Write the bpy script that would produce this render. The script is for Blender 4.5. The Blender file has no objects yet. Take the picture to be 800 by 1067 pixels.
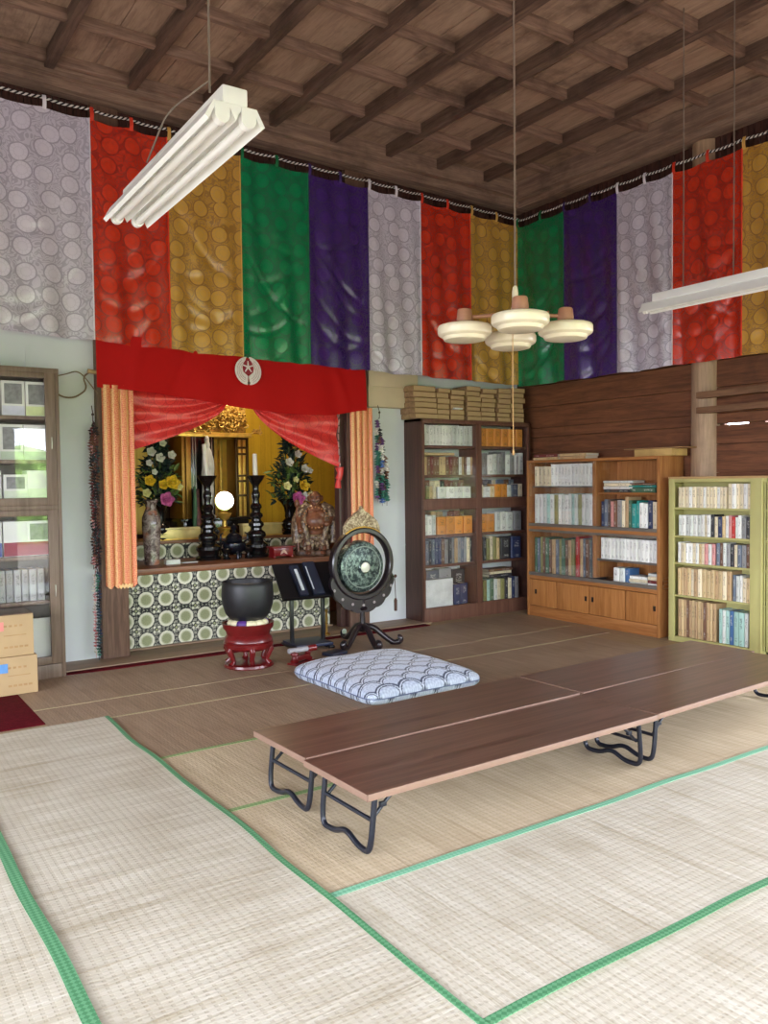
import bpy, bmesh, math, random
from mathutils import Vector, Matrix, Euler
random.seed(11)
PI = math.pi
S = bpy.context.scene
COL = S.collection

# ------------------------------------------------------------------ colours and materials
def lin(c):
    c /= 255.0
    return c / 12.92 if c <= .04045 else ((c + .055) / 1.055) ** 2.4
def rgb(r, g, b, a=1):
    return (lin(r), lin(g), lin(b), a)

class NT:
    def __init__(s, name):
        s.m = bpy.data.materials.new(name); s.m.use_nodes = True
        s.t = s.m.node_tree; s.b = s.t.nodes['Principled BSDF']
    def n(s, typ, props=None, **ins):
        nd = s.t.nodes.new('ShaderNode' + typ)
        for k, v in (props or {}).items(): setattr(nd, k, v)
        for k, v in ins.items():
            s.set(nd, int(k[1:]) if k[0] == 'i' and k[1:].isdigit() else k.replace('_', ' '), v)
        return nd
    def set(s, nd, key, v):
        sock = nd.inputs[key]
        if isinstance(v, bpy.types.NodeSocket): s.t.links.new(v, sock)
        elif isinstance(v, bpy.types.Node): s.t.links.new(v.outputs[0], sock)
        else: sock.default_value = v
    def math(s, op, a, b=0.0, c=None, clamp=False):
        nd = s.n('Math', {'operation': op, 'use_clamp': clamp}, i0=a, i1=b)
        if c is not None: s.set(nd, 2, c)
        return nd.outputs[0]
    def step(s, v, a, b):
        return s.n('MapRange', {'interpolation_type': 'SMOOTHSTEP'}, Value=v, From_Min=a, From_Max=b).outputs[0]
    def mix(s, f, a, b):
        nd = s.n('Mix', {'data_type': 'RGBA'})
        s.set(nd, 0, f); s.set(nd, 6, a); s.set(nd, 7, b)
        return nd.outputs[2]
    def coord(s, which='Object', scale=(1, 1, 1), rot=(0, 0, 0)):
        tc = s.n('TexCoord')
        return s.n('Mapping', Vector=tc.outputs[which], Scale=scale, Rotation=rot).outputs[0]
    def noise(s, vec, scale, detail=3, rough=.5, dist=0):
        return s.n('TexNoise', Vector=vec, Scale=scale, Detail=detail, Roughness=rough, Distortion=dist).outputs[0]
    def bump(s, h, strength=.3, dist=.01):
        nd = s.n('Bump', Height=h, Strength=strength, Distance=dist)
        s.t.links.new(nd.outputs[0], s.b.inputs['Normal'])
    def out(s, **kw):
        for k, v in kw.items(): s.set(s.b, k.replace('_', ' '), v)
        return s.m

MATS = {}
def plain(name, c, rough=.5, metal=0.0, var=.12, scale=9, bump=0.0, bscale=60, spec=.5, sheen=0, coat=0):
    if name in MATS: return MATS[name]
    N = NT(name); v = N.coord()
    nz = N.noise(v, scale, 4)
    d = tuple(x * (1 - var) for x in c[:3]) + (1,); l = tuple(min(1, x * (1 + var)) for x in c[:3]) + (1,)
    N.out(Base_Color=N.mix(N.step(nz, .3, .7), d, l), Roughness=rough, Metallic=metal, Specular_IOR_Level=spec, Sheen_Weight=sheen, Coat_Weight=coat)
    if bump: N.bump(N.noise(v, bscale, 4), bump, .004)
    MATS[name] = N.m
    return N.m

def wood(name, c1, c2, axis=0, rough=.5, freq=9, stretch=.07, knots=.0, bump=.15, which='Object', stain=None, spec=.4):
    if name in MATS: return MATS[name]
    N = NT(name)
    sc = [freq] * 3; sc[axis] = freq * stretch
    v = N.coord(which, tuple(sc))
    a = N.noise(v, 3, 6, .62, .6); b = N.noise(v, 14, 3, .6)
    f = N.math('ADD', N.math('MULTIPLY', a, .7), N.math('MULTIPLY', b, .3))
    col = N.mix(N.step(f, .34, .66), c1, c2)
    if stain:
        col = N.mix(N.math('MULTIPLY', N.step(N.noise(N.coord(which), 1.7, 5, .65), .48, .72), stain[1]), col, stain[0])
    N.out(Base_Color=col, Roughness=rough, Specular_IOR_Level=spec)
    if bump: N.bump(f, bump, .006)
    MATS[name] = N.m
    return N.m

def damask(name, base, dark, cell=.19, rough=(.24, .38), uv=True, metal=0.0, scroll=9, amt=1.0, sheen=.06, spec=.75):
    if name in MATS: return MATS[name]
    N = NT(name); v = N.coord('UV' if uv else 'Object')
    wv = N.n('VectorMath', {'operation': 'ADD'}, i0=v)
    N.set(wv, 1, N.n('VectorMath', {'operation': 'SCALE'}, i0=N.n('TexNoise', Vector=v, Scale=9.0).outputs[1], Scale=.025).outputs[0])
    vo = N.n('TexVoronoi', {'feature': 'F1', 'voronoi_dimensions': '2D'}, Vector=wv.outputs[0], Scale=1 / cell, Randomness=.38)
    d = vo.outputs[0]
    fl = N.math('SUBTRACT', 1.0, N.step(d, .33, .36))                       # flower head
    df = N.n('SeparateXYZ', Vector=N.n('VectorMath', {'operation': 'SUBTRACT'}, i0=wv.outputs[0], i1=vo.outputs['Position']).outputs[0])
    ang = N.math('ARCTAN2', df.outputs[1], df.outputs[0])
    petl = N.math('MULTIPLY', N.math('SUBTRACT', 1.0, N.step(N.math('ABSOLUTE', N.math('SINE', N.math('MULTIPLY', ang, 6.0))), .1, .4)), N.step(d, .1, .14))
    ring = N.math('MULTIPLY', N.step(d, .34, .365), N.math('SUBTRACT', 1.0, N.step(d, .40, .43)))
    rin2 = N.math('MULTIPLY', N.step(d, .17, .19), N.math('SUBTRACT', 1.0, N.step(d, .20, .22)))
    sw = N.n('TexNoise', Vector=v, Scale=1.9 / cell, Detail=0.0, Distortion=1.6).outputs[0]
    scr = N.step(N.math('SINE', N.math('MULTIPLY', sw, 30.0)), -.1, .5)
    bgd = N.step(d, .39, .42)
    out = N.math('MAXIMUM', ring, N.math('MULTIPLY', bgd, N.math('ADD', .22, N.math('MULTIPLY', scr, .62))))
    pat = N.math('MAXIMUM', out, N.math('MULTIPLY', N.math('MAXIMUM', N.math('MULTIPLY', petl, .38), N.math('MULTIPLY', rin2, .4)), fl))
    pat = N.math('MULTIPLY', pat, amt)
    N.out(Base_Color=N.mix(pat, base, dark), Roughness=N.n('MapRange', Value=pat, To_Min=rough[0], To_Max=rough[1]).outputs[0],
          Metallic=metal, Sheen_Weight=sheen, Sheen_Roughness=.4, Specular_IOR_Level=spec)
    th = N.noise(N.coord('UV' if uv else 'Object', (60, 60, 60)), 8, 2)
    N.bump(N.math('ADD', N.math('MULTIPLY', th, .25), pat), .12, .002)
    MATS[name] = N.m
    return N.m

def glassmat(name, tint=(1, 1, 1, 1)):
    if name in MATS: return MATS[name]
    N = NT(name); t = N.t
    tr = N.n('BsdfTransparent', Color=tint); gl = N.n('BsdfGlossy', Roughness=.015)
    g = N.n('NewGeometry')
    cs = N.math('ABSOLUTE', N.n('VectorMath', {'operation': 'DOT_PRODUCT'}, i0=g.outputs['Normal'], i1=g.outputs['Incoming']).outputs[1])
    fr = N.math('ADD', .045, N.math('MULTIPLY', .95, N.math('POWER', N.math('SUBTRACT', 1.0, cs, clamp=True), 5.0)))
    mx = N.n('MixShader', i0=fr, i1=tr.outputs[0], i2=gl.outputs[0])
    t.links.new(mx.outputs[0], t.nodes['Material Output'].inputs[0])
    MATS[name] = N.m
    return N.m

def attrmat(name, rough=.6, bump=0, sheen=0, spec=.4):
    if name in MATS: return MATS[name]
    N = NT(name); a = N.n('Attribute', {'attribute_name': 'pattern'})
    N.out(Base_Color=a.outputs[0], Roughness=rough, Sheen_Weight=sheen, Specular_IOR_Level=spec)
    if bump: N.bump(N.noise(N.coord(), 250, 2), bump, .002)
    MATS[name] = N.m
    return N.m

# ------------------------------------------------------------------ mesh builder
class MB:
    def __init__(s): s.v = []; s.f = []; s.mi = []; s.uv = {}; s.cur = 0
    def add(s, vs, fs, M=None):
        o = len(s.v)
        for p in vs:
            p = Vector(p); s.v.append(tuple(M @ p) if M else tuple(p))
        for f in fs: s.f.append(tuple(i + o for i in f)); s.mi.append(s.cur)
        return o
    def bm(s, b, M=None):
        b.verts.index_update()
        s.add([v.co.copy() for v in b.verts], [[v.index for v in f.verts] for f in b.faces], M); b.free()
    def box(s, x0, x1, y0, y1, z0, z1, bev=0.0, M=None, seg=2):
        b = bmesh.new(); bmesh.ops.create_cube(b, size=1)
        for v in b.verts: v.co = Vector(((x0 + x1) / 2 + v.co.x * (x1 - x0), (y0 + y1) / 2 + v.co.y * (y1 - y0), (z0 + z1) / 2 + v.co.z * (z1 - z0)))
        if bev: bmesh.ops.bevel(b, geom=b.edges[:], offset=bev, segments=seg, affect='EDGES', profile=.6)
        s.bm(b, M); return s
    def cbox(s, c, d, bev=0.0, M=None):
        return s.box(c[0] - d[0] / 2, c[0] + d[0] / 2, c[1] - d[1] / 2, c[1] + d[1] / 2, c[2] - d[2] / 2, c[2] + d[2] / 2, bev, M)
    def tube(s, pts, r, seg=10, closed=False, M=None):
        pts = [Vector(p) for p in pts]; n = len(pts)
        rs = r if isinstance(r, (list, tuple)) else [r] * n
        T = []
        for i in range(n):
            a = pts[(i - 1) % n] if closed or i else pts[i]; b = pts[(i + 1) % n] if closed or i < n - 1 else pts[i]
            T.append((b - a).normalized())
        up = Vector((0, 0, 1)) if abs(T[0].z) < .9 else Vector((1, 0, 0))
        u = (up - T[0] * up.dot(T[0])).normalized(); vs = []; fs = []
        for i in range(n):
            u = (u - T[i] * u.dot(T[i])).normalized(); w = T[i].cross(u)
            for k in range(seg):
                a = 2 * PI * k / seg
                vs.append(pts[i] + (u * math.cos(a) + w * math.sin(a)) * rs[i])
        m = n if closed else n - 1
        for i in range(m):
            j = (i + 1) % n
            for k in range(seg): fs.append((i * seg + k, i * seg + (k + 1) % seg, j * seg + (k + 1) % seg, j * seg + k))
        if not closed: fs.append(tuple(range(seg))[::-1]); fs.append(tuple((n - 1) * seg + k for k in range(seg)))
        s.add(vs, fs, M); return s
    def lathe(s, prof, seg=28, M=None, wob=None):
        vs = []; fs = []; n = len(prof)
        for (r, z) in prof:
            for k in range(seg):
                a = 2 * PI * k / seg; q = r * (wob(a, z) if wob else 1)
                vs.append((q * math.cos(a), q * math.sin(a), z))
        for i in range(n - 1):
            for k in range(seg): fs.append((i * seg + k, i * seg + (k + 1) % seg, (i + 1) * seg + (k + 1) % seg, (i + 1) * seg + k))
        if prof[0][0] > 1e-5: fs.append(tuple(range(seg))[::-1])
        if prof[-1][0] > 1e-5: fs.append(tuple((n - 1) * seg + k for k in range(seg)))
        s.add(vs, fs, M); return s
    def ball(s, c, r, seg=16, M=None):
        b = bmesh.new(); bmesh.ops.create_uvsphere(b, u_segments=seg, v_segments=max(6, seg * 2 // 3), radius=1)
        r = (r, r, r) if isinstance(r, (int, float)) else r
        for v in b.verts: v.co = Vector((c[0] + v.co.x * r[0], c[1] + v.co.y * r[1], c[2] + v.co.z * r[2]))
        s.bm(b, M); return s
    def prism(s, pts, t, M=None):
        """2-D outline in local x,z extruded along y from -t/2 to t/2"""
        n = len(pts)
        vs = [(p[0], -t / 2, p[1]) for p in pts] + [(p[0], t / 2, p[1]) for p in pts]
        fs = [tuple(range(n)), tuple(range(2 * n - 1, n - 1, -1))] + [(i, i + n, (i + 1) % n + n, (i + 1) % n) for i in range(n)]
        s.add(vs, fs, M); return s
    def grid(s, nu, nv, fn, M=None, uvf=None, back=None):
        o = len(s.v); vs = []; fs = []
        for j in range(nv + 1):
            for i in range(nu + 1): vs.append(fn(i / nu, j / nv))
        for j in range(nv):
            for i in range(nu):
                a = j * (nu + 1) + i; fs.append((a, a + 1, a + nu + 2, a + nu + 1))
        s.add(vs, fs, M)
        if uvf:
            for j in range(nv + 1):
                for i in range(nu + 1): s.uv[o + j * (nu + 1) + i] = uvf(i / nu, j / nv)
        return s
    def build(s, name, mats, parent=None, smooth=40, solid=0, colors=None, loc=None, rz=0, fix=True):
        me = bpy.data.meshes.new(name); me.from_pydata(s.v, [], s.f)
        mats = mats if isinstance(mats, (list, tuple)) else [mats]
        for m in mats: me.materials.append(m)
        me.polygons.foreach_set('material_index', s.mi)
        if s.uv:
            l = me.uv_layers.new(name='UVMap')
            for lp in me.loops: l.data[lp.index].uv = s.uv.get(lp.vertex_index, (0, 0))
        if colors:
            a = me.color_attributes.new('pattern', 'FLOAT_COLOR', 'POINT')
            flat = []
            for c in colors: flat += list(c)
            a.data.foreach_set('color', flat)
        if fix and not s.uv and not colors:
            b = bmesh.new(); b.from_mesh(me); bmesh.ops.recalc_face_normals(b, faces=b.faces[:]); b.to_mesh(me); b.free()
        me.update()
        if smooth:
            me.polygons.foreach_set('use_smooth', [True] * len(me.polygons))
            me.set_sharp_from_angle(angle=math.radians(smooth))
        ob = bpy.data.objects.new(name, me); COL.objects.link(ob)
        if parent: ob.parent = parent
        if loc: ob.location = loc
        if rz: ob.rotation_euler.z = rz
        if solid:
            md = ob.modifiers.new('thickness', 'SOLIDIFY'); md.thickness = solid; md.offset = 0
            es = ob.modifiers.new('crisp rim', 'EDGE_SPLIT'); es.split_angle = math.radians(50)
        return ob

def tag(o, label, cat, group=None, kind=None):
    o['label'] = label; o['category'] = cat
    if group: o['group'] = group
    if kind: o['kind'] = kind
    return o
def thing(name, label, cat, loc=(0, 0, 0), rz=0, group=None):
    o = bpy.data.objects.new(name, None); COL.objects.link(o); o.empty_display_size = .1
    o.location = loc; o.rotation_euler.z = rz
    return tag(o, label, cat, group)
def struct(o): o['kind'] = 'structure'; return o
def T(x, y, z): return Matrix.Translation((x, y, z))
def RX(a): return Matrix.Rotation(a, 4, 'X')
def RY(a): return Matrix.Rotation(a, 4, 'Y')
def RZ(a): return Matrix.Rotation(a, 4, 'Z')
ORD = 'first second third fourth fifth sixth seventh eighth ninth tenth eleventh twelfth thirteenth fourteenth fifteenth sixteenth seventeenth eighteenth nineteenth twentieth'.split() + ['twenty-first', 'twenty-second', 'twenty-third', 'twenty-fourth', 'twenty-fifth']
def smooth01(t): t = max(0, min(1, t)); return t * t * (3 - 2 * t)
def hsh(i, j=0):
    return (math.sin(i * 127.1 + j * 311.7) * 43758.5453) % 1.0

# materials in common use
OLDWOOD = wood('old ceiling board', rgb(136, 111, 95), rgb(168, 141, 122), 1, .75, 5, .12, stain=(rgb(74, 52, 42), .8))
RIBWOOD = wood('old ceiling rib', rgb(78, 58, 49), rgb(116, 92, 79), 1, .75, 8, .08, stain=(rgb(54, 38, 32), .7))
CROSSWOOD = wood('old ceiling crosspiece', rgb(104, 80, 68), rgb(148, 120, 104), 0, .75, 8, .08, stain=(rgb(58, 42, 35), .7))
BEAMWOOD = wood('grey brown beam', rgb(112, 88, 76), rgb(154, 128, 110), 0, .75, 7, .07, stain=(rgb(66, 48, 40), .6))
BEAMWOODY = wood('grey brown side beam', rgb(112, 88, 76), rgb(154, 128, 110), 1, .75, 7, .07, stain=(rgb(66, 48, 40), .6))
DARKBOARD = wood('dark red brown board', rgb(52, 28, 22), rgb(78, 44, 34), 2, .7, 10, .06)
PLANK = wood('red brown plank', rgb(88, 52, 33), rgb(130, 82, 54), 1, .55, 6, .07, stain=(rgb(62, 34, 22), .6))
POSTWOOD = wood('pale post', rgb(150, 122, 98), rgb(186, 156, 128), 2, .6, 7, .07, stain=(rgb(120, 92, 70), .4))
PILLAR = wood('brown pillar', rgb(92, 68, 56), rgb(122, 94, 78), 2, .6, 9, .07)
SILL = wood('sill', rgb(126, 104, 84), rgb(158, 132, 108), 0, .55, 9, .07)
PLASTER = plain('white wall panel', rgb(214, 217, 222), .8, var=.04, scale=2)
CREAM = plain('cream painted wood', rgb(200, 182, 154), .6, var=.06, scale=3)
BLACKM = plain('black enamel', rgb(20, 20, 24), .32, var=.1)
PAPER = plain('book paper', rgb(214, 204, 184), .8, var=.06, scale=30)
GLASS = glassmat('cabinet glass')
GOLD = plain('gold leaf', rgb(228, 186, 92), .36, .55, var=.2, scale=14)
BRASS = plain('brass', rgb(196, 158, 84), .3, .9, var=.15)
LACQ = plain('black lacquer', rgb(18, 17, 18), .22, var=.2, coat=.4)

# ------------------------------------------------------------------ the room
ZC = 4.905
b = MB(); b.box(-3.0, 7.4, -2.4, 9.4, -.12, 0)
fl = wood('tatami floor', rgb(150, 128, 100), rgb(172, 148, 116), 1, .7, 22, .05)
struct(b.build('floor', fl, smooth=0))

b = MB()
nx = 40
for i in range(nx):                                     # wide ceiling boards running towards the altar
    x0 = -3.0 + i * .26
    b.box(x0, x0 + .255, -2.4, 7.2, ZC + .008 * hsh(i), ZC + .06)
b.box(-3.0, 7.4, -2.4, 9.4, ZC + .06, ZC + .1)
ceil = struct(b.build('ceiling', OLDWOOD, smooth=0))
for i in range(-7, 9):
    x = 1.592 + .6525 * i
    m = MB(); m.box(x - .036, x + .036, -2.4, 7.02, 4.80 + .006 * hsh(i, 3), ZC + .02, .006)
    m.build('rib', RIBWOOD, ceil)
for j in range(-9, 6):
    y = 3.73 + .645 * j
    m = MB()
    for i in range(-7, 8):
        xa = 1.592 + .6525 * i + .034; xb = xa + .584
        sk = .045 * ((xa + xb) / 2 - 3.2) + .02 * (hsh(i, j) - .5)
        m.box(xa, xb, y + sk - .03, y + sk + .03, 4.818 + .02 * hsh(j, i), ZC + .02, .006)
    m.build('crosspiece', CROSSWOOD, ceil)

# back wall: plaster panels with the altar recess left open, dark boards above the banner
b = MB()
b.box(-3.0, 2.06, 7.22, 7.34, 0, 2.66); b.box(4.46, 7.4, 7.22, 7.34, 0, 2.66)
b.box(-3.0, 7.4, 7.22, 7.34, 2.66, 4.0)
for x in (.28, 1.42): b.box(x - .006, x + .006, 7.212, 7.222, 0, 2.66)
b.box(4.7, 5.3, 7.214, 7.222, 1.05, 1.058); b.box(4.7, 5.3, 7.214, 7.222, .82, .828)
struct(b.build('wall_back', PLASTER, smooth=0))
b = MB()
for i in range(190):
    x = -3 + i * .055
    b.box(x, x + .05, 7.2 + .008 * hsh(i), 7.32, 4.0, ZC)
struct(b.build('trim_1', DARKBOARD, smooth=0))
# recess behind the altar
b = MB()
b.box(2.1, 2.2, 7.34, 9.2, 0, 2.9); b.box(5.5, 5.6, 7.34, 9.2, 0, 2.9); b.box(2.1, 5.6, 8.98, 9.1, 0, 2.9); b.box(2.1, 5.6, 7.34, 9.1, 2.8, 2.9)
struct(b.build('wall_recess', plain('recess dark wood', rgb(96, 66, 44), .6), smooth=0))

# right wall of horizontal planks, one narrow gap lets daylight in
b = MB(); zs = [0, .27, .54, .8, 1.06, 1.31, 1.56, 1.822, 2.0, 2.107, 2.349, 2.6, 2.86, 3.12, 3.38, 3.64, 3.9]
def plank_wall(m, y0, y1):
    for k in range(len(zs) - 1):
        z0, z1 = zs[k], zs[k + 1]
        dx = .006 * hsh(k, 5)
        m.box(6.89 + dx, 6.95, y0, y1, z0 + .003, z1 - .003, .003)
        if not (1.9 < z0 < 2.05): m.box(6.93, 6.97, y0, y1, z0 - .02, z0 + .02)
b2 = MB()
plank_wall(b, 4.7, 9.4)
for k in range(len(zs) - 1):
    z0, z1 = zs[k], zs[k + 1]
    if z0 == 2.0: z0 = 2.012
    b.box(6.89 + .006 * hsh(k, 5), 6.95, 2.7, 4.7, z0 + (.003 if z0 != 2.012 else 0), z1 - (.003 if z1 != 2.0 else .004), .002)
    if z0 != 2.012 and z0: b.box(6.93, 6.97, 2.7, 4.7, z0 - .02, z0 + .02)
b.box(6.94, 6.99, 4.52, 9.4, 1.9, 2.1); b.box(6.94, 6.99, 4.12, 4.28, 1.97, 2.03)
b.box(6.9, 7.0, 2.55, 2.72, 0, 3.9); b.box(6.9, 7.0, -2.4, 2.72, 2.3, 3.9); b.box(6.9, 7.0, -2.4, -1.4, 0, 2.3)
b.box(6.9, 7.0, -1.4, 2.6, 0, .35)
struct(b.build('wall_right', PLANK, smooth=0))
b = MB()
for i in range(220):
    y = -2.4 + i * .055
    b.box(6.87 + .008 * hsh(i), 6.98, y, y + .05, 3.9, ZC)
struct(b.build('trim_2', DARKBOARD, smooth=0))
# unseen sides of the hall: left wall and the garden side with wide open doorways
b = MB(); b.box(-3.1, -3.0, -2.4, 9.4, 2.4, ZC); b.box(-3.1, -3.0, -2.4, -.4, 0, 2.4); b.box(-3.1, -3.0, 5.4, 9.4, 0, 2.4); b.box(-3.1, -3.0, -.4, 5.4, 0, .4)
struct(b.build('wall_left', PLASTER, smooth=0))
b = MB(); b.box(-3.1, 7.0, -1.9, -1.8, 2.5, ZC); b.box(-3.1, -2.4, -1.9, -1.8, 0, 2.5); b.box(2.25, 2.78, -1.9, -1.8, 0, 2.5); b.box(6.3, 7.0, -1.9, -1.8, 0, 2.5)
struct(b.build('wall_front', PLASTER, smooth=0))

# beams under the ceiling edge
b = MB(); N_ = 24
def beam(m, p0, p1, w, h):
    p0 = Vector(p0); p1 = Vector(p1); d = (p1 - p0); n = 14
    side = Vector((-d.y, d.x, 0)).normalized() * w / 2
    rows = []
    for i in range(n + 1):
        p = p0 + d * i / n; wob = .008 * (hsh(i, 7) - .5)
        rows.append([p - side + Vector((0, 0, wob)), p + side + Vector((0, 0, wob)), p + side + Vector((0, 0, h)), p - side + Vector((0, 0, h))])
    vs = [q for r in rows for q in r]; fs = []
    for i in range(n):
        for k in range(4): fs.append((i * 4 + k, i * 4 + (k + 1) % 4, (i + 1) * 4 + (k + 1) % 4, (i + 1) * 4 + k))
    fs += [(3, 2, 1, 0), tuple(n * 4 + k for k in range(4))]
    m.add(vs, fs)
beam(b, (-3, 7.09, 4.79), (6.9, 7.09, 4.625), .18, .3)
struct(b.build('beam', BEAMWOOD, smooth=30))
b = MB(); beam(b, (-3, 6.965, 4.83), (6.7, 6.965, 4.72), .08, .2)
struct(b.build('beam', BEAMWOOD, smooth=30))
b = MB(); beam(b, (6.80, -2.4, 4.61), (6.80, 7.1, 4.63), .16, .3)
struct(b.build('beam', BEAMWOODY, smooth=30))
b = MB(); beam(b, (6.68, -2.4, 4.68), (6.68, 7.0, 4.70), .08, .2)
struct(b.build('beam', BEAMWOODY, smooth=30))

# pillars
for x0, x1 in ((1.955, 2.19), (4.46, 4.70)):
    b = MB(); b.box(x0, x1, 7.14, 7.33, 0, 4.75, .012)
    struct(b.build('pillar', PILLAR))
b = MB(); b.lathe([(.138, 0), (.136, 1.5), (.133, 3.0), (.13, 4.72)], 32, T(6.925, 4.70, 0), wob=lambda a, z: 1 + .012 * math.sin(3 * a + z))
struct(b.build('pillar', POSTWOOD))
b = MB(); b.box(4.385, 4.45, 7.21, 7.30, 0, 2.8, .006); b.box(4.45, 4.47, 7.17, 7.3, 0, 2.8, .004)
struct(b.build('trim_3', wood('dark altar jamb', rgb(58, 38, 34), rgb(82, 56, 50), 2, .4, 9)))
b = MB(); b.box(4.7, 5.33, 7.12, 7.23, 2.29, 2.66, .01); b.box(4.7, 5.33, 7.105, 7.23, 2.5, 2.66, .006)
struct(b.build('trim_4', CREAM))
# two rough rails on the plank wall
for z0, z1, yy in ((2.245, 2.303, 4.655), (2.108, 2.163, 4.655)):
    b = MB(); beam(b, (6.735, 2.72, z0), (6.735, yy, z0), .07, z1 - z0)
    struct(b.build('trim_5' if z0 > 2.2 else 'trim_6', wood('rough rail', rgb(96, 66, 46), rgb(132, 96, 70), 1, .7, 8)))
# sill under the altar wall
b = MB(); b.box(-3, 5.3, 6.865, 7.34, 0, .018, .004)
struct(b.build('trim_7', SILL))

# garden outside the doorways (seen only mirrored in the cabinet glass)
b = MB(); b.box(-30, 40, -40, -2.2, -.5, -.4); b.box(7.1, 40, -2.2, 30, -.5, -.4); b.box(-30, -3.2, -2.2, 30, -.5, -.4)
struct(b.build('ground', plain('neutral lawn', rgb(140, 134, 124), .9, var=.2, scale=1.5), smooth=0))  # unseen lawn, coloured neutral to keep green bounce off the walls
b = MB()
for i in range(14):
    x = -10 + i * 2.6
    b.ball((x, -15 - 2 * hsh(i), .6), (1.8, 1.2, 1.7 + .9 * hsh(i, 2)), 12)
tag(b.build('hedge', plain('hedge leaves', rgb(150, 186, 96), .8, var=.6, scale=3)), 'clipped green garden hedge beyond the open doorways', 'hedge', kind='stuff')

# ------------------------------------------------------------------ camera
f, yaw, pit, rol = 855.95, .600673981, -.0380391163, -.0117649662
fw = Vector((math.sin(yaw) * math.cos(pit), math.cos(yaw) * math.cos(pit), math.sin(pit)))
r = Vector((math.cos(yaw), -math.sin(yaw), 0)); u = r.cross(fw)
r2 = r * math.cos(rol) + u * math.sin(rol); u2 = -r * math.sin(rol) + u * math.cos(rol)
cam = bpy.data.cameras.new('camera'); co = bpy.data.objects.new('camera', cam); COL.objects.link(co)
co.matrix_world = Matrix(((r2.x, u2.x, -fw.x, 0), (r2.y, u2.y, -fw.y, 0), (r2.z, u2.z, -fw.z, 1.52), (0, 0, 0, 1)))
cam.sensor_fit = 'VERTICAL'; cam.sensor_height = 36; cam.lens = f / 1067 * 36; cam.clip_start = .05
S.camera = co

# ------------------------------------------------------------------ rush mats
def matmat(name, c1, c2, c3):
    N = NT(name)
    v = N.coord('Object', (46, 1.6, 1)); a = N.noise(v, 1.5, 5, .65)
    v2 = N.coord('Object'); big = N.noise(v2, 2.2, 4, .6)
    sp = N.n('SeparateXYZ', Vector=v2)
    # twisted warp threads every 3 cm across the reeds, each showing as a row of small dashes
    wy = N.math('ABSOLUTE', N.math('SUBTRACT', N.math('FRACT', N.math('MULTIPLY', sp.outputs[1], 30.0)), .5))
    dash = N.math('FRACT', N.math('ADD', N.math('MULTIPLY', sp.outputs[0], 48.0), N.math('MULTIPLY', N.math('FLOOR', N.math('MULTIPLY', sp.outputs[1], 30.0)), .5)))
    warp = N.math('MULTIPLY', N.math('SUBTRACT', 1.0, N.step(wy, .1, .26)), N.step(dash, .35, .6))
    col = N.mix(N.step(a, .32, .68), c1, c2)
    col = N.mix(N.math('MULTIPLY', N.step(big, .45, .7), .35), col, c3)
    # reed bands across the mat, ridge shade put into their darker colour
    band = N.noise(N.coord('Object', (6.5, .22, 1)), 2.2, 5, .75)
    col = N.mix(N.math('MULTIPLY', N.step(band, .53, .66), .48), col, c3)
    col = N.mix(N.math('MULTIPLY', warp, .26), col, c3)
    N.out(Base_Color=col, Roughness=.55, Specular_IOR_Level=.35)
    N.bump(N.math('ADD', N.math('ADD', N.math('MULTIPLY', a, .8), N.math('MULTIPLY', band, 3.0)), N.math('MULTIPLY', warp, -.4)), .3, .008)
    return N.m
def bordermat(name, c1, c2):
    N = NT(name)
    v = N.coord('Object')
    ch = N.n('TexChecker', Vector=N.n('Mapping', Vector=v, Rotation=(0, 0, .78)).outputs[0], Scale=70.0, Color1=c1, Color2=c2)
    N.out(Base_Color=ch.outputs[0], Roughness=.6)
    N.bump(ch.outputs[1], .3, .002)
    return N.m
M_NEW = matmat('pale rush', rgb(184, 175, 155), rgb(209, 203, 188), rgb(152, 137, 110))
M_FAR = matmat('far dimmed rush', rgb(142, 120, 98), rgb(164, 140, 116), rgb(120, 98, 78))  # brown rush; dimmer light far from the doorways is put into this colour
M_MID = matmat('straw rush', rgb(188, 169, 138), rgb(210, 193, 164), rgb(160, 138, 106))
B_GREEN = bordermat('green cloth border', rgb(66, 126, 84), rgb(98, 154, 112))
B_MINT = bordermat('mint cloth border', rgb(104, 168, 134), rgb(136, 188, 156))
B_PALE = bordermat('faded border', rgb(160, 146, 112), rgb(178, 164, 128))
B_FADE = bordermat('faded green border', rgb(120, 150, 96), rgb(146, 170, 116))

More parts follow.
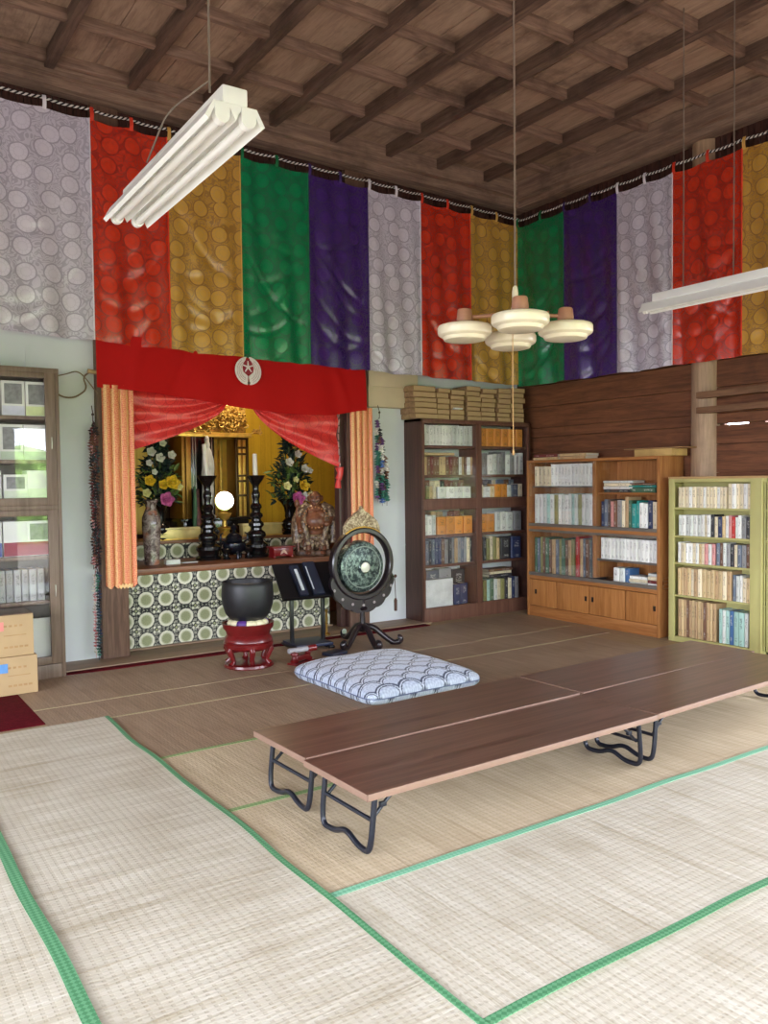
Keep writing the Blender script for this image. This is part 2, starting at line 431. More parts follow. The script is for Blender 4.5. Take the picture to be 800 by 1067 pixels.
def rush_mat(x0, x1, y0, y1, z, along, m, label, b0, b1, bw=.032, wav=0.0, seed=0, tip=0.0):
    """along 'x' or 'y' = long axis; borders b0/b1 along the two long sides (low / high coordinate)"""
    if along == 'x': L, W, loc, rz = x1 - x0, y1 - y0, (x0, y0, z), 0
    else: L, W, loc, rz = y1 - y0, x1 - x0, (x1, y0, z), PI / 2        # local x -> +y, local y -> -x
    t = thing('rush_mat', label, 'mat', loc, rz, 'rush mats laid over the floor')
    def dz(s, v):
        e = max(0, 1 - min(v, W - v) / .10)
        return .003 + .0025 * math.sin(s * 5.1 + seed) * math.sin(s * 2.3 + 1 + seed) + wav * e * (.5 + .5 * math.sin(s * 7 + seed) * math.sin(s * 3.1 + seed * 2))
    def wy(s, v):
        k = 2 * v / W - 1
        return v + wav * 1.6 * k * (math.sin(s * 6.2 + seed) * .6 + math.sin(s * 2.7 + seed * 3) * .7) + tip * s
    nx_ = max(12, int(L / .05)); b = MB()
    b.grid(nx_, 10, lambda i, j: (i * L, wy(i * L, j * W), dz(i * L, j * W)))
    b.build('mat_body', m, t, solid=.005)
    for k, mm in ((0, b0), (1, b1)):
        if not mm: continue
        b = MB()
        v0 = -.004 if k == 0 else W - bw + .004
        b.grid(nx_, 2, lambda i, j: (i * L, wy(i * L, v0 + j * bw), dz(i * L, min(W, max(0, v0 + j * bw))) + .0025))
        b.build('border', mm, t, solid=.003)
    return t
rush_mat(.565, 1.478, .35, 5.36, .012, 'y', M_NEW, 'long pale rush mat with green edge running away along the middle of the floor', B_GREEN, B_GREEN, .026, .006, 2)
rush_mat(-.36, .59, .25, 4.9, .022, 'y', M_NEW, 'pale rush mat with wide green edge, in the bottom left corner', B_GREEN, B_GREEN, .044, .004, 5)
rush_mat(1.46, 6.25, .78, 1.70, .001, 'x', M_NEW, 'pale rush mat at the very front, below the wavy green edge', B_GREEN, None, .034, .002, 1)
rush_mat(1.46, 6.25, 1.67, 2.545, .009, 'x', M_NEW, 'pale rush mat between the two near green edges, in front of the tables', B_GREEN, B_MINT, .034, .003, 3, -.004)
rush_mat(1.46, 6.28, 2.52, 3.50, .003, 'x', M_MID, 'straw coloured rush mat lying under the near row of brown tables', None, B_FADE, .034, .002, 4, -.004)
rush_mat(1.46, 6.05, 3.48, 4.40, .002, 'x', M_MID, 'rush mat lying under the far row of brown tables', None, B_FADE, .03, 0, 6)
rush_mat(1.46, 6.05, 4.385, 5.36, .001, 'x', M_FAR, 'far dimmed brown rush mat lying under the patterned cushion', None, B_PALE, .022, 0, 7)
rush_mat(1.13, 6.35, 5.345, 5.84, .0, 'x', M_FAR, 'narrow strip of far dimmed rush mat between cushion and red bowl stand', None, B_PALE, .022, 0, 8, .006)
rush_mat(1.13, 6.35, 5.83, 6.745, .001, 'x', M_FAR, 'far dimmed rush mat lying against the altar sill, under the gong', None, None, .02, 0, 9)

# red carpets
RED = plain('dark red felt', rgb(88, 14, 24), .95, var=.18, scale=40, bump=.3, bscale=300, spec=.1)
b = MB(); b.box(-.9, 1.13, 5.47, 6.62, .001, .008, .003)
tag(b.build('carpet', RED), 'dark red carpet piece on the floor below the stacked cardboard boxes', 'carpet')
b = MB(); b.box(1.2, 5.2, 6.755, 6.862, .001, .010, .003)
tag(b.build('carpet_runner', RED), 'narrow dark red carpet strip along the altar sill', 'carpet')

# ------------------------------------------------------------------ folding tables
TOPW = wood('dark walnut laminate', rgb(80, 56, 46), rgb(112, 82, 69), 0, .3, 10, .035, bump=.03, spec=.5)
EDGE = plain('brown edge band', rgb(136, 108, 92), .4, var=.08)
TUBE = plain('black steel tube', rgb(34, 36, 46), .3, .25, var=.15)
def rounded(pts, rad, n=5):
    out = []
    P = [Vector(p) for p in pts]
    out.append(P[0])
    for i in range(1, len(P) - 1):
        a = (P[i - 1] - P[i]); c = (P[i + 1] - P[i]); q = min(rad, a.length * .49, c.length * .49)
        s = P[i] + a.normalized() * q; e = P[i] + c.normalized() * q
        for k in range(n + 1):
            t = k / n; out.append(s * (1 - t) ** 2 + P[i] * 2 * t * (1 - t) + e * t * t)
    out.append(P[-1]); return out
def make_table(label, loc, rz, L=1.8, W=.5, H=.285):
    t = thing('folding_table', label, 'table', loc, rz, 'low folding tables pushed together')
    b = MB(); b.box(0, L, 0, W, H - .026, H, .0)
    b.build('tabletop', TOPW, t)
    b = MB()
    e = .0025
    for bx in ((-e, L + e, -e, .002), (-e, L + e, W - .002, W + e), (-e, .002, -e, W + e), (L - .002, L + e, -e, W + e)):
        b.box(bx[0], bx[1], bx[2], bx[3], H - .028, H - .001, .001)
    b.build('edge_band', EDGE, t)
    for side in (0, 1):
        x = .075 if side == 0 else L - .075; d = 1 if side == 0 else -1
        m = MB(); y0, y1 = .06, W - .06; zt = H - .03; xo = x - d * .02
        path = rounded([(x, y0, zt), (xo, y0, .075), (xo - d * .005, y0 + .012, .013), (xo, y0 + .10, .013), (xo, y0 + .17, .042), (xo, y1 - .17, .042), (xo, y1 - .10, .013), (xo - d * .005, y1 - .012, .013), (xo, y1, .075), (x, y1, zt)], .06)
        m.tube(path, .0125, 10)
        m.box(x - .02, x + .02, y0 - .02, y0 + .02, zt - .002, zt + .004); m.box(x - .02, x + .02, y1 - .02, y1 + .02, zt - .002, zt + .004)
        lg = m.build('leg_frame', TUBE, t)
        m = MB(); m.tube([(x - d * .01, y0, .145), (x - d * .01, y1, .145)], .009, 8); m.build('crossbar', TUBE, lg)
        for yy in (y0 + .02, y1 - .02):
            m = MB(); m.tube([(x - d * .008, yy, .14), (x + d * .06, yy, .20), (x + d * .13, yy, zt)], .008, 8); m.cbox((x + d * .05, yy, .195), (.03, .018, .02), .003)
            m.build('brace', TUBE, lg)
    return t
make_table('brown folding table nearest the viewer, whose black legs face the mat edge', (1.722, 2.648, .012), .012)
make_table('brown folding table behind the nearest one, ending beside the patterned cushion', (1.734, 3.168, .012), .022)
make_table('brown folding table of the near row that runs out of the picture', (3.536, 2.678, .012), .045)
make_table('brown folding table of the far row, close to the green bookcase', (3.56, 3.202, .012), .03, 1.8)

# ------------------------------------------------------------------ the big striped banner curtains
DM = {
    'white': damask('white damask', rgb(218, 213, 228), rgb(160, 155, 174)),
    'red': damask('red damask', rgb(216, 62, 36), rgb(146, 24, 16)),
    'yellow': damask('golden damask', rgb(210, 164, 80), rgb(146, 102, 40)),
    'green': damask('green damask', rgb(10, 140, 88), rgb(0, 90, 54)),
    'purple': damask('purple damask', rgb(72, 42, 124), rgb(38, 20, 78)),
}
PLAINC = {'white': rgb(226, 222, 230), 'red': rgb(226, 60, 34), 'yellow': rgb(214, 170, 90), 'green': rgb(8, 120, 70), 'purple': rgb(60, 36, 104)}
ROPE = None
def ropemat():
    N = NT('black and white cord'); v = N.coord('UV')
    w = N.n('TexWave', {'wave_type': 'BANDS', 'bands_direction': 'DIAGONAL'}, Vector=v, Scale=1.0)
    N.out(Base_Color=N.mix(N.step(w.outputs[0], .45, .55), rgb(24, 20, 24), rgb(214, 210, 206)), Roughness=.7)
    return N.m
ROPE = ropemat()
def fold(i, u, v, k):
    """sideways drape of the cloth: u across 0..1, v down 0..1"""
    s = i * 1.7
    d = .022 * v * math.sin(2 * PI * (u * 1.3 + .25 * v) + s) + .014 * math.sin(2 * PI * (u * 2.6 - .7 * v) + 2 * s) * (.3 + v)
    # narrow swags hanging between the top loops, denser towards the hem
    q = 0
    for m in range(7):
        c = .38 + .092 * m + .05 * math.sin(i * 3.1 + m * 1.9); w_ = .014 + .012 * hsh(m, i)
        sl = (hsh(m + 3, i + 1) - .5) * .9
        e_ = (v - c + .26 * (u - .5) ** 2 * (1 + m * .12) + sl * (u - .5)) / w_
        q += (.4 + .6 * hsh(i, m)) * math.exp(-e_ * e_) * min(1, .35 + m * .14)
    return d + .019 * q * math.sin(PI * u) ** .6
def banner(name, label, edges, ztop, zbot, place, names, root):
    t = thing(name, label, 'banner', root)
    def P(a, off, z):
        p = place(a, off); return (p[0] - root[0], p[1] - root[1], z - root[2])
    n = len(names)
    for k in range(n):
        a0, a1 = edges[k], edges[k + 1]; w = abs(a1 - a0); h = ztop(0) - zbot(0)
        b = MB()
        def fn(i, j, k=k, a0=a0, a1=a1):
            a = a0 + (a1 - a0) * i
            g = (k + i) / n
            sag = -.02 * math.sin(PI * ((i * 2) % 1)) * (1 - j) ** 3
            z = ztop(g) + (zbot(g) - ztop(g)) * j + sag - .012 * math.sin(PI * i) * j
            e = smooth01(min(i, 1 - i) / .12)
            return P(a, fold(k, i, j, k) * e, z)
        b.grid(30, 110, fn, uvf=lambda i, j, k=k: (k * 3.1 + i * w, -j * h))
        p = b.build('panel', DM[names[k]], t); p['label'] = names[k] + ' damask panel'
        # seam cord along the panel's edge
        b = MB(); b.tube([P(a1, -.004, ztop((k + 1) / n) + (zbot((k + 1) / n) - ztop((k + 1) / n)) * j / 12) for j in range(13)], .006, 6)
        b.build('seam', plain(names[k] + ' piping', PLAINC[names[k]], .6), t)
        for q in (.0, .5):
            a = a0 + (a1 - a0) * (q + .03); g = (k + q) / n
            b = MB()
            w_ = .03 if a1 > a0 else -.03
            b.grid(1, 4, lambda i, j: P(a + (i - .5) * w_, -.004 - .014 * math.sin(PI * j), ztop(g) - .02 + .11 * j))
            lp = b.build('loop', plain(names[k] + ' loop', PLAINC[names[k]], .7), t, solid=.003)
    b = MB(); o = len(b.v); pts = []
    m = n * 12
    for i in range(m + 1):
        g = i / m; k = min(n - 1, int(g * n)); fr = g * n - k
        a = edges[k] + (edges[k + 1] - edges[k]) * fr
        pts.append(P(a, .006, ztop(g) + .075 - .012 * math.sin(PI * ((fr * 2) % 1))))
    b.tube(pts, .012, 8)
    for i in range(m + 1):
        for s in range(8): b.uv[i * 8 + s] = (i * .9, s / 8 * 1.2)
    b.build('rope', ROPE, t)
    return t
ex = [1.18, 1.925, 2.58, 3.27, 3.98, 4.67, 5.34, 6.03, 6.76]
banner('banner_curtain', 'eight-panel striped damask banner hanging along the altar wall under the ceiling', ex,
       lambda g: 4.555 - .10 * g, lambda g: 2.745 - .125 * g - .015 * math.sin(PI * g), lambda a, o: (a, 7.05 + o),
       ['white', 'red', 'yellow', 'green', 'purple', 'white', 'red', 'yellow'], (4.0, 7.05, 2.7))
ey = [7.06, 6.34, 5.615, 4.95, 4.235, 3.52]
banner('banner_curtain', 'five-panel striped damask banner hanging along the plank wall above the bookcases', ey,
       lambda g: 4.435 - .05 * g, lambda g: 2.60 - .012 * g, lambda a, o: (6.75 + o, a),
       ['green', 'purple', 'white', 'red', 'yellow'], (6.75, 5.3, 2.6))

# ------------------------------------------------------------------ altar cloths
VAL = damask('plain red crepe', rgb(182, 12, 14), rgb(160, 8, 12), .4, (.7, .75), amt=.1, sheen=0, spec=.2)
t = thing('valance', 'flat red valance with a white crest hanging over the altar', 'curtain', (3.3, 7.1, 2.3))
b = MB()
def vf(i, j):
    x = 1.945 + (4.64 - 1.945) * i
    zt_ = 2.80 - .10 * i; zb = 2.335 - .15 * smooth01(i * 1.25) + .055 * smooth01((i - .82) / .18) - .02 * math.sin(PI * i)
    y = 7.095 + .012 * math.sin(i * 30) * (.3 + j) * .6 + .02 * math.sin(i * 11 + j * 2) * j - .015 * math.exp(-((i - .86 - .06 * j) / .02) ** 2) * math.sin(PI * j) - .012 * math.exp(-((i - .14 + .03 * j) / .02) ** 2) + .012 * math.exp(-((i - .31 + .08 * j) / .015) ** 2)
    return (x - 3.3, y - 7.1 - .03 * j, zt_ + (zb - zt_) * j - 2.3)
b.grid(120, 20, vf, uvf=lambda i, j: (i * 2.7, -j * .5))
b.build('cloth', VAL, t, solid=.004)
# crest: a roundel of two raised wings around a small star
CW = plain('white crest print', rgb(228, 216, 216), .7, var=.08, scale=60)
CR = plain('maroon crest print', rgb(150, 30, 50), .7)
cr = None
def arc(r0, r1, a0, a1, n=24, sx=1, c=(0, 0)):
    o = [(c[0] + sx * r0 * math.sin(a0 + (a1 - a0) * i / n), c[1] + r0 * math.cos(a0 + (a1 - a0) * i / n)) for i in range(n + 1)]
    return o
Mc = T(3.315 - 3.3, 7.045 - 7.1, 2.555 - 2.3) @ RX(-.06)
b = MB()
for sx in (1, -1):
    R = .132
    outer = [(sx * R * math.sin(a), R * math.cos(a)) for a in [(.10 + (PI - .2) * i / 26) for i in range(27)]]
    inner = [(sx * .010, -.105), (sx * .004, -.05), (sx * .02, -.035), (sx * .05, -.012), (sx * .058, .03), (sx * .048, .07), (sx * .025, .1)]
    b.prism(outer + inner, .006, Mc)
cr = b.build('crest', CW, t)
cr['label'] = 'white winged roundel crest'
b = MB(); b.prism([(.052 * math.sin(2 * PI * i / 28), .036 + .07 * math.cos(2 * PI * i / 28)) for i in range(28)], .004, Mc)
b.build('crest_field', CR, cr)
b = MB()
for a in range(5):
    an = 2 * PI * a / 5
    b.prism([(-.009, 0), (.009, 0), (.005, .055), (-.005, .055)], .009, Mc @ T(0, 0, .036) @ RY(an))
b.build('crest_star', CW, cr)
b = MB()
for sx in (1, -1):
    for rr in (.112, .094, .077):
        pts = [(sx * rr * math.sin(a), -.0045, rr * math.cos(a) * 1.0) for a in [(.55 + 2.2 * i / 16) for i in range(17)]]
        b.tube(pts, .0018, 5, M=Mc)
b.build('crest_feather_lines', plain('grey crest line', rgb(170, 130, 135), .7), cr)
b = MB(); b.prism([(.014 * math.sin(2 * PI * i / 14), -.112 + .014 * math.cos(2 * PI * i / 14)) for i in range(14)], .009, Mc); b.build('crest_head', plain('dark crest print', rgb(90, 60, 62), .7), cr)

SWAG = damask('coral red damask', rgb(226, 62, 58), rgb(196, 36, 40), .13, (.38, .45))
def swag(name, label, xo, xi, zo, zi_, sgn, seed):
    """curtain gathered from the valance towards the outer side; xo outer x, xi inner tip"""
    t = thing(name, label, 'curtain', (xo, 7.2, 1.9))
    b = MB()
    def fn(i, j):
        x = xo + (xi - xo) * i
        top = 2.42
        low = zo + (zi_ - zo) * (1 - (1 - i) ** .62)
        z = top + (low - top) * j
        fo = .022 * math.sin((j * 5.5 + i * 2.2) * 2 + seed) * smooth01(j * 1.5) * (1 - .55 * i) + .012 * math.sin(j * 23 - i * 5 + seed)
        return (x - xo, 7.215 + fo - 7.2 - .03 * j * (1 - i), z - 1.9)
    b.grid(50, 44, fn, uvf=lambda i, j: (i * .9, -j * (.6 - .4 * i)))
    b.build('cloth', SWAG, t, solid=.004)
    return t
swag('curtain', 'coral red damask curtain swept up at the altar beside the left brocade', 2.21, 3.16, 1.80, 2.25, 1, .3)
s2 = swag('curtain', 'coral red damask curtain swept aside above the carved laughing statue', 4.37, 3.42, 1.66, 2.27, -1, 1.4)
b = MB(); b.tube([(0, -.03, -.24), (.005, -.035, -.30), (-.015, -.03, -.36)], [.045, .03, .034], 10); b.tube([(-.015, -.03, -.36), (-.02, -.028, -.45)], [.02, .035], 10)
b.build('gathered_tail', SWAG, s2)
b = MB()
for k in range(9):
    z = .4 - k * .075
    b.tube([(-.015 + .01 * math.sin(k), -.05, z), (-.02, -.052, z - .06)], .008, 6)
b.build('fringe', plain('grey pink fringe', rgb(176, 130, 130), .8), s2)

# orange and gold brocade strips on the pillars
def brocade(name):
    N = NT(name); v = N.coord('UV')
    sp = N.n('SeparateXYZ', Vector=v)
    st = N.math('ABSOLUTE', N.math('SUBTRACT', N.math('FRACT', N.math('MULTIPLY', sp.outputs[0], 9.0)), .5))
    band = N.step(st, .16, .22)
    vo = N.n('TexVoronoi', {'feature': 'F1', 'voronoi_dimensions': '2D'}, Vector=v, Scale=60.0, Randomness=.5).outputs[0]
    dots = N.math('SUBTRACT', 1.0, N.step(vo, .25, .4))
    c = N.mix(band, rgb(226, 176, 120), rgb(208, 108, 76))
    c = N.mix(N.math('MULTIPLY', dots, .6), c, N.mix(band, rgb(190, 100, 62), rgb(234, 186, 124)))
    N.out(Base_Color=c, Roughness=.45, Metallic=.15); N.bump(dots, .2, .002)
    return N.m
BRO = brocade('orange gold brocade')
def hanging(label, x0, x1, zt, zb, root):
    t = thing('brocade_hanging', label, 'hanging cloth', root, 0, 'brocade strips on the altar pillars')
    w = x1 - x0
    b = MB()
    def fn(i, j):
        x = x0 + w * i
        y = 7.10 - .022 * abs(math.sin(i * PI * 3.5)) ** .6 - .006 * math.sin(i * 7) * j
        return (x - root[0], y - root[1], zt + (zb - zt) * j + (.012 * math.cos(i * PI * 8) if j > .99 else 0) - root[2])
    b.grid(56, 40, fn, uvf=lambda i, j: (i * w * 1.75 + .02, -j * (zt - zb)))
    b.build('pleated_cloth', BRO, t, solid=.004)
    b = MB()
    b.box(x0 - root[0], x1 - root[0], 7.083 - root[1], 7.09 - root[1], zt - (zt - zb) * .42 - root[2], zt - (zt - zb) * .42 + .012 - root[2], .002)
    b.build('band', plain('gold band', rgb(206, 150, 80), .4, .4), t)
    b = MB(); b.grid(40, 1, lambda i, j: (x0 + w * (.4 + .45 * i) - root[0], 7.075 - root[1], zb + .02 - .03 * j + .008 * math.cos(i * PI * 8) - root[2]))
    b.build('hem', plain('pale gold hem', rgb(232, 190, 130), .5), t, solid=.003)
hanging('pleated orange gold brocade strip covering the pillar nearest the glass cabinet', 1.985, 2.245, 2.36, .635, (2.1, 7.11, .64))
hanging('pleated orange gold brocade strip hanging on the pillar behind the gong', 4.46, 4.715, 2.27, .75, (4.58, 7.11, .76))

# hanging chains of folded paper cranes
def garland(label, x, y, zt, zb, strands, pal, spread, grp):
    t = thing('crane_garland', label, 'paper garland', (x, y, zt))
    for k, (dx, dy, z0, z1, cs) in enumerate(strands):
        b = MB(); n = int((z0 - z1) / .026)
        mats = [pal[c] for c in cs]
        b.tube([(dx * .2, dy, z0 - zt + .05), (dx, dy, z0 - zt), (dx, dy, z1 - zt)], .0025, 5)
        for q in range(n):
            z = z0 - zt - q * .026; a = hsh(q, k) * 6.28; b.cur = int(hsh(q // 3, k + 9) * len(mats))
            sc = spread / .05; s_ = (.021 + .006 * hsh(q, k + 4)) * sc
            vs = [(-s_, 0, .012), (0, .009 * sc, 0), (s_, 0, .012), (0, -.009 * sc, 0), (0, 0, .018 * sc), (0, .02 * sc, .02), (0, -.022 * sc, -.006)]
            b.add(vs, [(0, 1, 4), (1, 2, 4), (2, 3, 4), (3, 0, 4), (1, 5, 4), (3, 6, 4), (0, 3, 1), (1, 3, 2)], T(dx + .006 * math.sin(q), dy, z) @ RZ(a))
        b.build('strand', mats, t, smooth=0)
    b = MB(); b.tube([(0, .03, .12), (0, 0, .06), (0, 0, -.02)], .004, 6); b.ball((0, 0, .045), .012, 10); b.build('cord', plain('dark cord', rgb(60, 44, 36), .8), t)
PC = {n: plain('paper ' + n, c, .65, var=.2, scale=50) for n, c in dict(black=rgb(30, 24, 28), maroon=rgb(110, 34, 40), pink=rgb(206, 150, 150), rose=rgb(170, 90, 90), brown=rgb(110, 70, 52), white=rgb(206, 200, 190), green=rgb(50, 110, 92), blue=rgb(70, 100, 160), purple=rgb(96, 58, 110), teal=rgb(46, 66, 70), navy=rgb(40, 50, 84), orange=rgb(210, 130, 90)).items()}
st = []
for k in range(7):
    st.append((-.024 + .009 * k, -.012 * (k % 3), 2.02 - .02 * abs(k - 3), .76 + .05 * hsh(k, 1), [['black', 'maroon', 'brown', 'black'], ['maroon', 'brown', 'pink', 'black'], ['black', 'brown', 'black', 'teal']][k % 3]))
st += [(-.02, .0, .74, .05, ['pink', 'white', 'rose']), (.0, -.01, .74, .03, ['teal', 'green', 'black']), (.015, .0, .76, .05, ['teal', 'black', 'navy'])]
garland('long dark chain of folded paper cranes hanging beside the white wall and cabinet', 1.905, 7.09, 2.06, .05, st, PC, .05, 'g')
st = []
for k in range(6):
    st.append((-.03 + .019 * k, -.012 * (k % 3), 2.12 - .09 * k, 1.30 - .02 * (k % 3), [['purple', 'white', 'green', 'blue'], ['green', 'teal', 'black'], ['black', 'brown', 'white', 'green'], ['blue', 'white', 'orange']][(k * 2) % 4 if k < 4 else 2]))
garland('colourful short chain of folded paper cranes hanging between pillar and brown bookcase', 4.78, 7.04, 2.18, 1.3, st, PC, .085, 'g')

# ------------------------------------------------------------------ altar
AWOOD = wood('altar brown wood', rgb(112, 68, 44), rgb(146, 94, 64), 0, .35, 9, .06)
def medallion(x, z, cell=.187):
    """pattern of the altar cloth: round olive medallions in black rings, cream blossoms between"""
    cx = (x / cell) % 1.0 - .5; cz = (z / cell) % 1.0 - .5
    d = math.hypot(cx, cz) * cell
    an = math.atan2(cz, cx)
    ol, cr_, bk = rgb(158, 162, 122), rgb(222, 220, 200), rgb(24, 25, 28)
    if d < .074:
        k = .5 + .5 * math.sin(an * 10 + d * 150)
        if d < .04: return tuple(a * (.72 + .3 * k) for a in ol[:3]) + (1,)
        k2 = smooth01((d - .04) / .02)
        return tuple((a * (1 - k2) + b_ * k2) * (.94 + .08 * k) for a, b_ in zip(ol[:3], cr_[:3])) + (1,)
    if d < .083: return bk
    ex_, ez = (abs(cx) - .5) * cell, (abs(cz) - .5) * cell
    dc = math.hypot(ex_, ez); ac = math.atan2(ez, ex_)
    if dc < .012: return ol
    if dc < .02: return bk
    if dc < .030 + .012 * math.cos(ac * 4 + PI): return cr_
    if math.sin((cx * cell) * 480) * math.sin((cz * cell) * 480) > .3: return tuple(a * .85 for a in cr_[:3]) + (1,)
    return bk
ALTC = attrmat('medallion brocade', .55, sheen=.15)
def pattern_sheet(w, h, step, place, x_off, z_off):
    nu, nv = int(w / step), int(h / step); b = MB(); cols = []
    for j in range(nv + 1):
        for i in range(nu + 1): cols.append(medallion(i / nu * w + x_off, j / nv * h + z_off))
    b.grid(nu, nv, lambda i, j: place(i * w, j * h))
    return b, cols
t = thing('altar_table', 'wide altar with black and olive medallion brocade front and raised rear step', 'altar', (3.3, 7.35, 0))
b = MB(); b.box(-1.1, 1.15, 0, .762, .69, .745, .006); b.build('top_board', AWOOD, t)
b = MB(); b.box(-1.1, 1.05, -.03, .03, 0.018, .034, .003); b.build('plinth', SILL, t)
b = MB(); b.box(-1.09, 1.05, .03, .75, .02, .69); b.build('body', plain('altar inner wood', rgb(70, 48, 36), .7), t)
b, cols = pattern_sheet(2.13, .665, .0055, lambda x, z: (-1.09 + x, .012 - .004 * math.sin(x * 9), .022 + z), -.094 + .187 - .012, .022 - .088 + .0935)
b.build('front_cloth', ALTC, t, colors=cols)
t = thing('altar_step', 'raised rear step of the altar, brocade faced, carrying shrine and black vases', 'altar step', (3.3, 7.35, 0))
b = MB(); b.box(-1.1, 2.1, .785, 1.55, .02, .925, .004); b.box(-1.1, 2.1, .755, .83, .905, .935, .004); b.build('rear_step', AWOOD, t)
b, cols = pattern_sheet(2.6, .155, .006, lambda x, z: (-1.1 + x, .768, .75 + z), .05, .015)
b.build('step_cloth', ALTC, t, colors=cols)

# gold screens at the back of the recess
GS = damask('gold brocade screen', rgb(232, 188, 50), rgb(206, 156, 34), .12, (.4, .5), uv=False, metal=.15, amt=.6)
for k, (x0, x1) in enumerate(((2.24, 3.1), (4.06, 5.48))):
    t = thing('gold_screen', ['gold brocade panel behind the flowers nearest the mottled vase', 'gold brocade panel behind the black vase and laughing statue'][k], 'screen', ((x0 + x1) / 2, 8.94, .935), 0)
    w = x1 - x0
    b = MB(); b.box(-w / 2 + .03, w / 2 - .03, -.008, .008, 0.02, 1.8); b.build('panel', GS, t)
    b = MB()
    for xx in (-w / 2 + .015, w / 2 - .015): b.box(xx - .015, xx + .015, -.015, .015, 0, 1.83, .003)
    b.box(-w / 2, w / 2, -.015, .015, 1.8, 1.84, .003); b.box(-w / 2, w / 2, -.015, .015, 0, .03, .003)
    b.build('frame', plain('dark screen frame', rgb(70, 46, 30), .4), t)

# gilded shrine
t = thing('altar_shrine', 'gilded shrine with carved header and lattice doors at the back of the altar', 'shrine', (3.55, 8.45, .935))
b = MB(); b.box(-.36, .40, .0, .42, 0, .19, .006); b.box(-.40, .44, -.04, .44, .17, .2, .004); b.build('base', LACQ, t)
b = MB(); b.box(-.33, .36, .38, .42, .2, 1.1); b.build('back_panel', plain('bright gold interior', rgb(240, 184, 78), .4, .15, var=.12), t)
b = MB(); b.box(.02, .06, .3, .39, .2, 1.09, .004); b.box(.2, .23, .3, .39, .2, 1.09, .004); b.build('inner_pillar', GOLD, t)
for x0, sg in ((-.345, 1), (.335, -1)):
    b = MB(); b.box(x0 - .02, x0 + .02, 0, .4, .2, 1.1, .004); b.build('jamb', plain('gold dark jamb', rgb(150, 108, 44), .35, .6), t)
DBL = plain('dark bronze lattice', rgb(74, 54, 28), .35, .6)
b = MB(); b.box(-.325, .0, -.012, .012, .2, 1.08, .003)
dr = b.build('door', LACQ, t)
b = MB(); b.box(-.325, -.27, -.02, .0, .2, 1.08, .003); b.build('door_stile', plain('gold dark jamb', rgb(150, 108, 44)), dr)
b = MB()
for xx in (-.245, -.215, -.03): b.box(xx - .006, xx + .006, -.02, .0, .2, 1.08, .002)
b.build('lattice_bar', plain('silvered line', rgb(150, 146, 140), .3, .7), dr)
b = MB()
for xx in (.262, .395): b.box(xx - .012, xx + .012, -.014, .012, .19, 1.08, .003)
for zz in (.20, .44, .60, .66, .90, .97, 1.07): b.box(.262, .395, -.012, .01, zz - .012, zz + .012, .002)
dr = b.build('door', DBL, t)
b = MB()
for xx in (.30, .355): b.box(xx - .013, xx + .013, -.008, .006, .21, 1.06, .002)
b.build('lattice_bar', GOLD, dr)
b = MB(); b.box(-.42, .43, -.06, .42, 1.08, 1.13, .008)
b.build('lintel', GOLD, t)
b = MB()
random.seed(5)
for q in range(190):                                    # openwork cloud and leaf carving
    x = random.uniform(-.38, .38); z = random.uniform(1.14, 1.42); 
    if z > 1.33 and abs(x) > .33: continue
    a = random.uniform(0, 6.28); l = random.uniform(.03, .06)
    pts = [(x + l * math.cos(a + s * .8) * (1 - s * .25), -.04 + .02 * math.sin(q + s), z + l * math.sin(a + s * .8) * (1 - s * .25)) for s in range(6)]
    b.tube(pts, [.004, .009, .012, .011, .008, .004], 6)
b.box(-.39, .39, .02, .05, 1.12, 1.44)
b.build('carved_header', plain('antique gold carving', rgb(206, 168, 88), .38, .5, var=.35, scale=30, bump=.4), t)
for sg in (.43,):
    b = MB()
    for q in range(7): b.tube([(sg + .01 * q, -.05, 1.13 + .02 * (q % 3)), (sg + .05 + .012 * q, -.06, 1.14 + .03 * math.sin(q)), (sg + .09, -.06, 1.12 + .018 * q)], [.009, .007, .003], 6)
    b.build('bracket_carving', plain('antique gold carving', rgb(190, 150, 70)), t)
# pale standing figure in the shrine
t = thing('statuette', 'pale robed standing figurine before the dark door of the gilded shrine', 'statue', (3.425, 8.33, .935))
b = MB()
for c, rr in (((0, 0, .62), (.075, .06, .16)), ((0, 0, .45), (.09, .07, .2)), ((0, 0, .25), (.085, .07, .25)), ((-.05, -.02, .55), (.035, .035, .14)), ((.05, -.02, .55), (.035, .035, .14)), ((0, -.05, .56), (.04, .03, .05)), ((0, 0, .79), (.038, .042, .055)), ((0, .01, .85), (.035, .035, .04)), ((0, 0, .02), (.11, .09, .03))): b.ball((c[0] * .85, c[1] * .7, c[2] + .2), (rr[0] * .8, rr[1] * .75, rr[2]), 18)
o = b.build('robed_body', plain('ivory', rgb(206, 206, 204), .45, var=.12), t)
md = o.modifiers.new('join', 'REMESH'); md.mode = 'VOXEL'; md.voxel_size = .009; md.use_smooth_shade = True
b = MB(); b.lathe([(.06, .0), (.07, .002), (.07, .03), (.045, .05), (.045, .17), (.068, .19), (.068, .205), (0, .205)], 20); b.build('pedestal', plain('dark pedestal', rgb(48, 36, 30), .4), t)
t = thing('altar_ornament', 'dark red and green draped ornament standing beside the pale figurine', 'ornament', (3.30, 8.345, .935))
b = MB(); b.tube([(0, 0, .0), (.01, 0, .15), (0, 0, .33), (.01, 0, .52)], [.04, .045, .035, .02], 12); b.build('drape', plain('mixed dark silk', rgb(86, 40, 36), .5, var=.7, scale=22), t)
b = MB(); b.tube([(-.04, -.03, .1), (-.035, -.04, .3), (-.03, -.03, .55)], [.02, .025, .012], 10); b.build('ribbon', plain('green silk', rgb(60, 104, 72), .5), t)

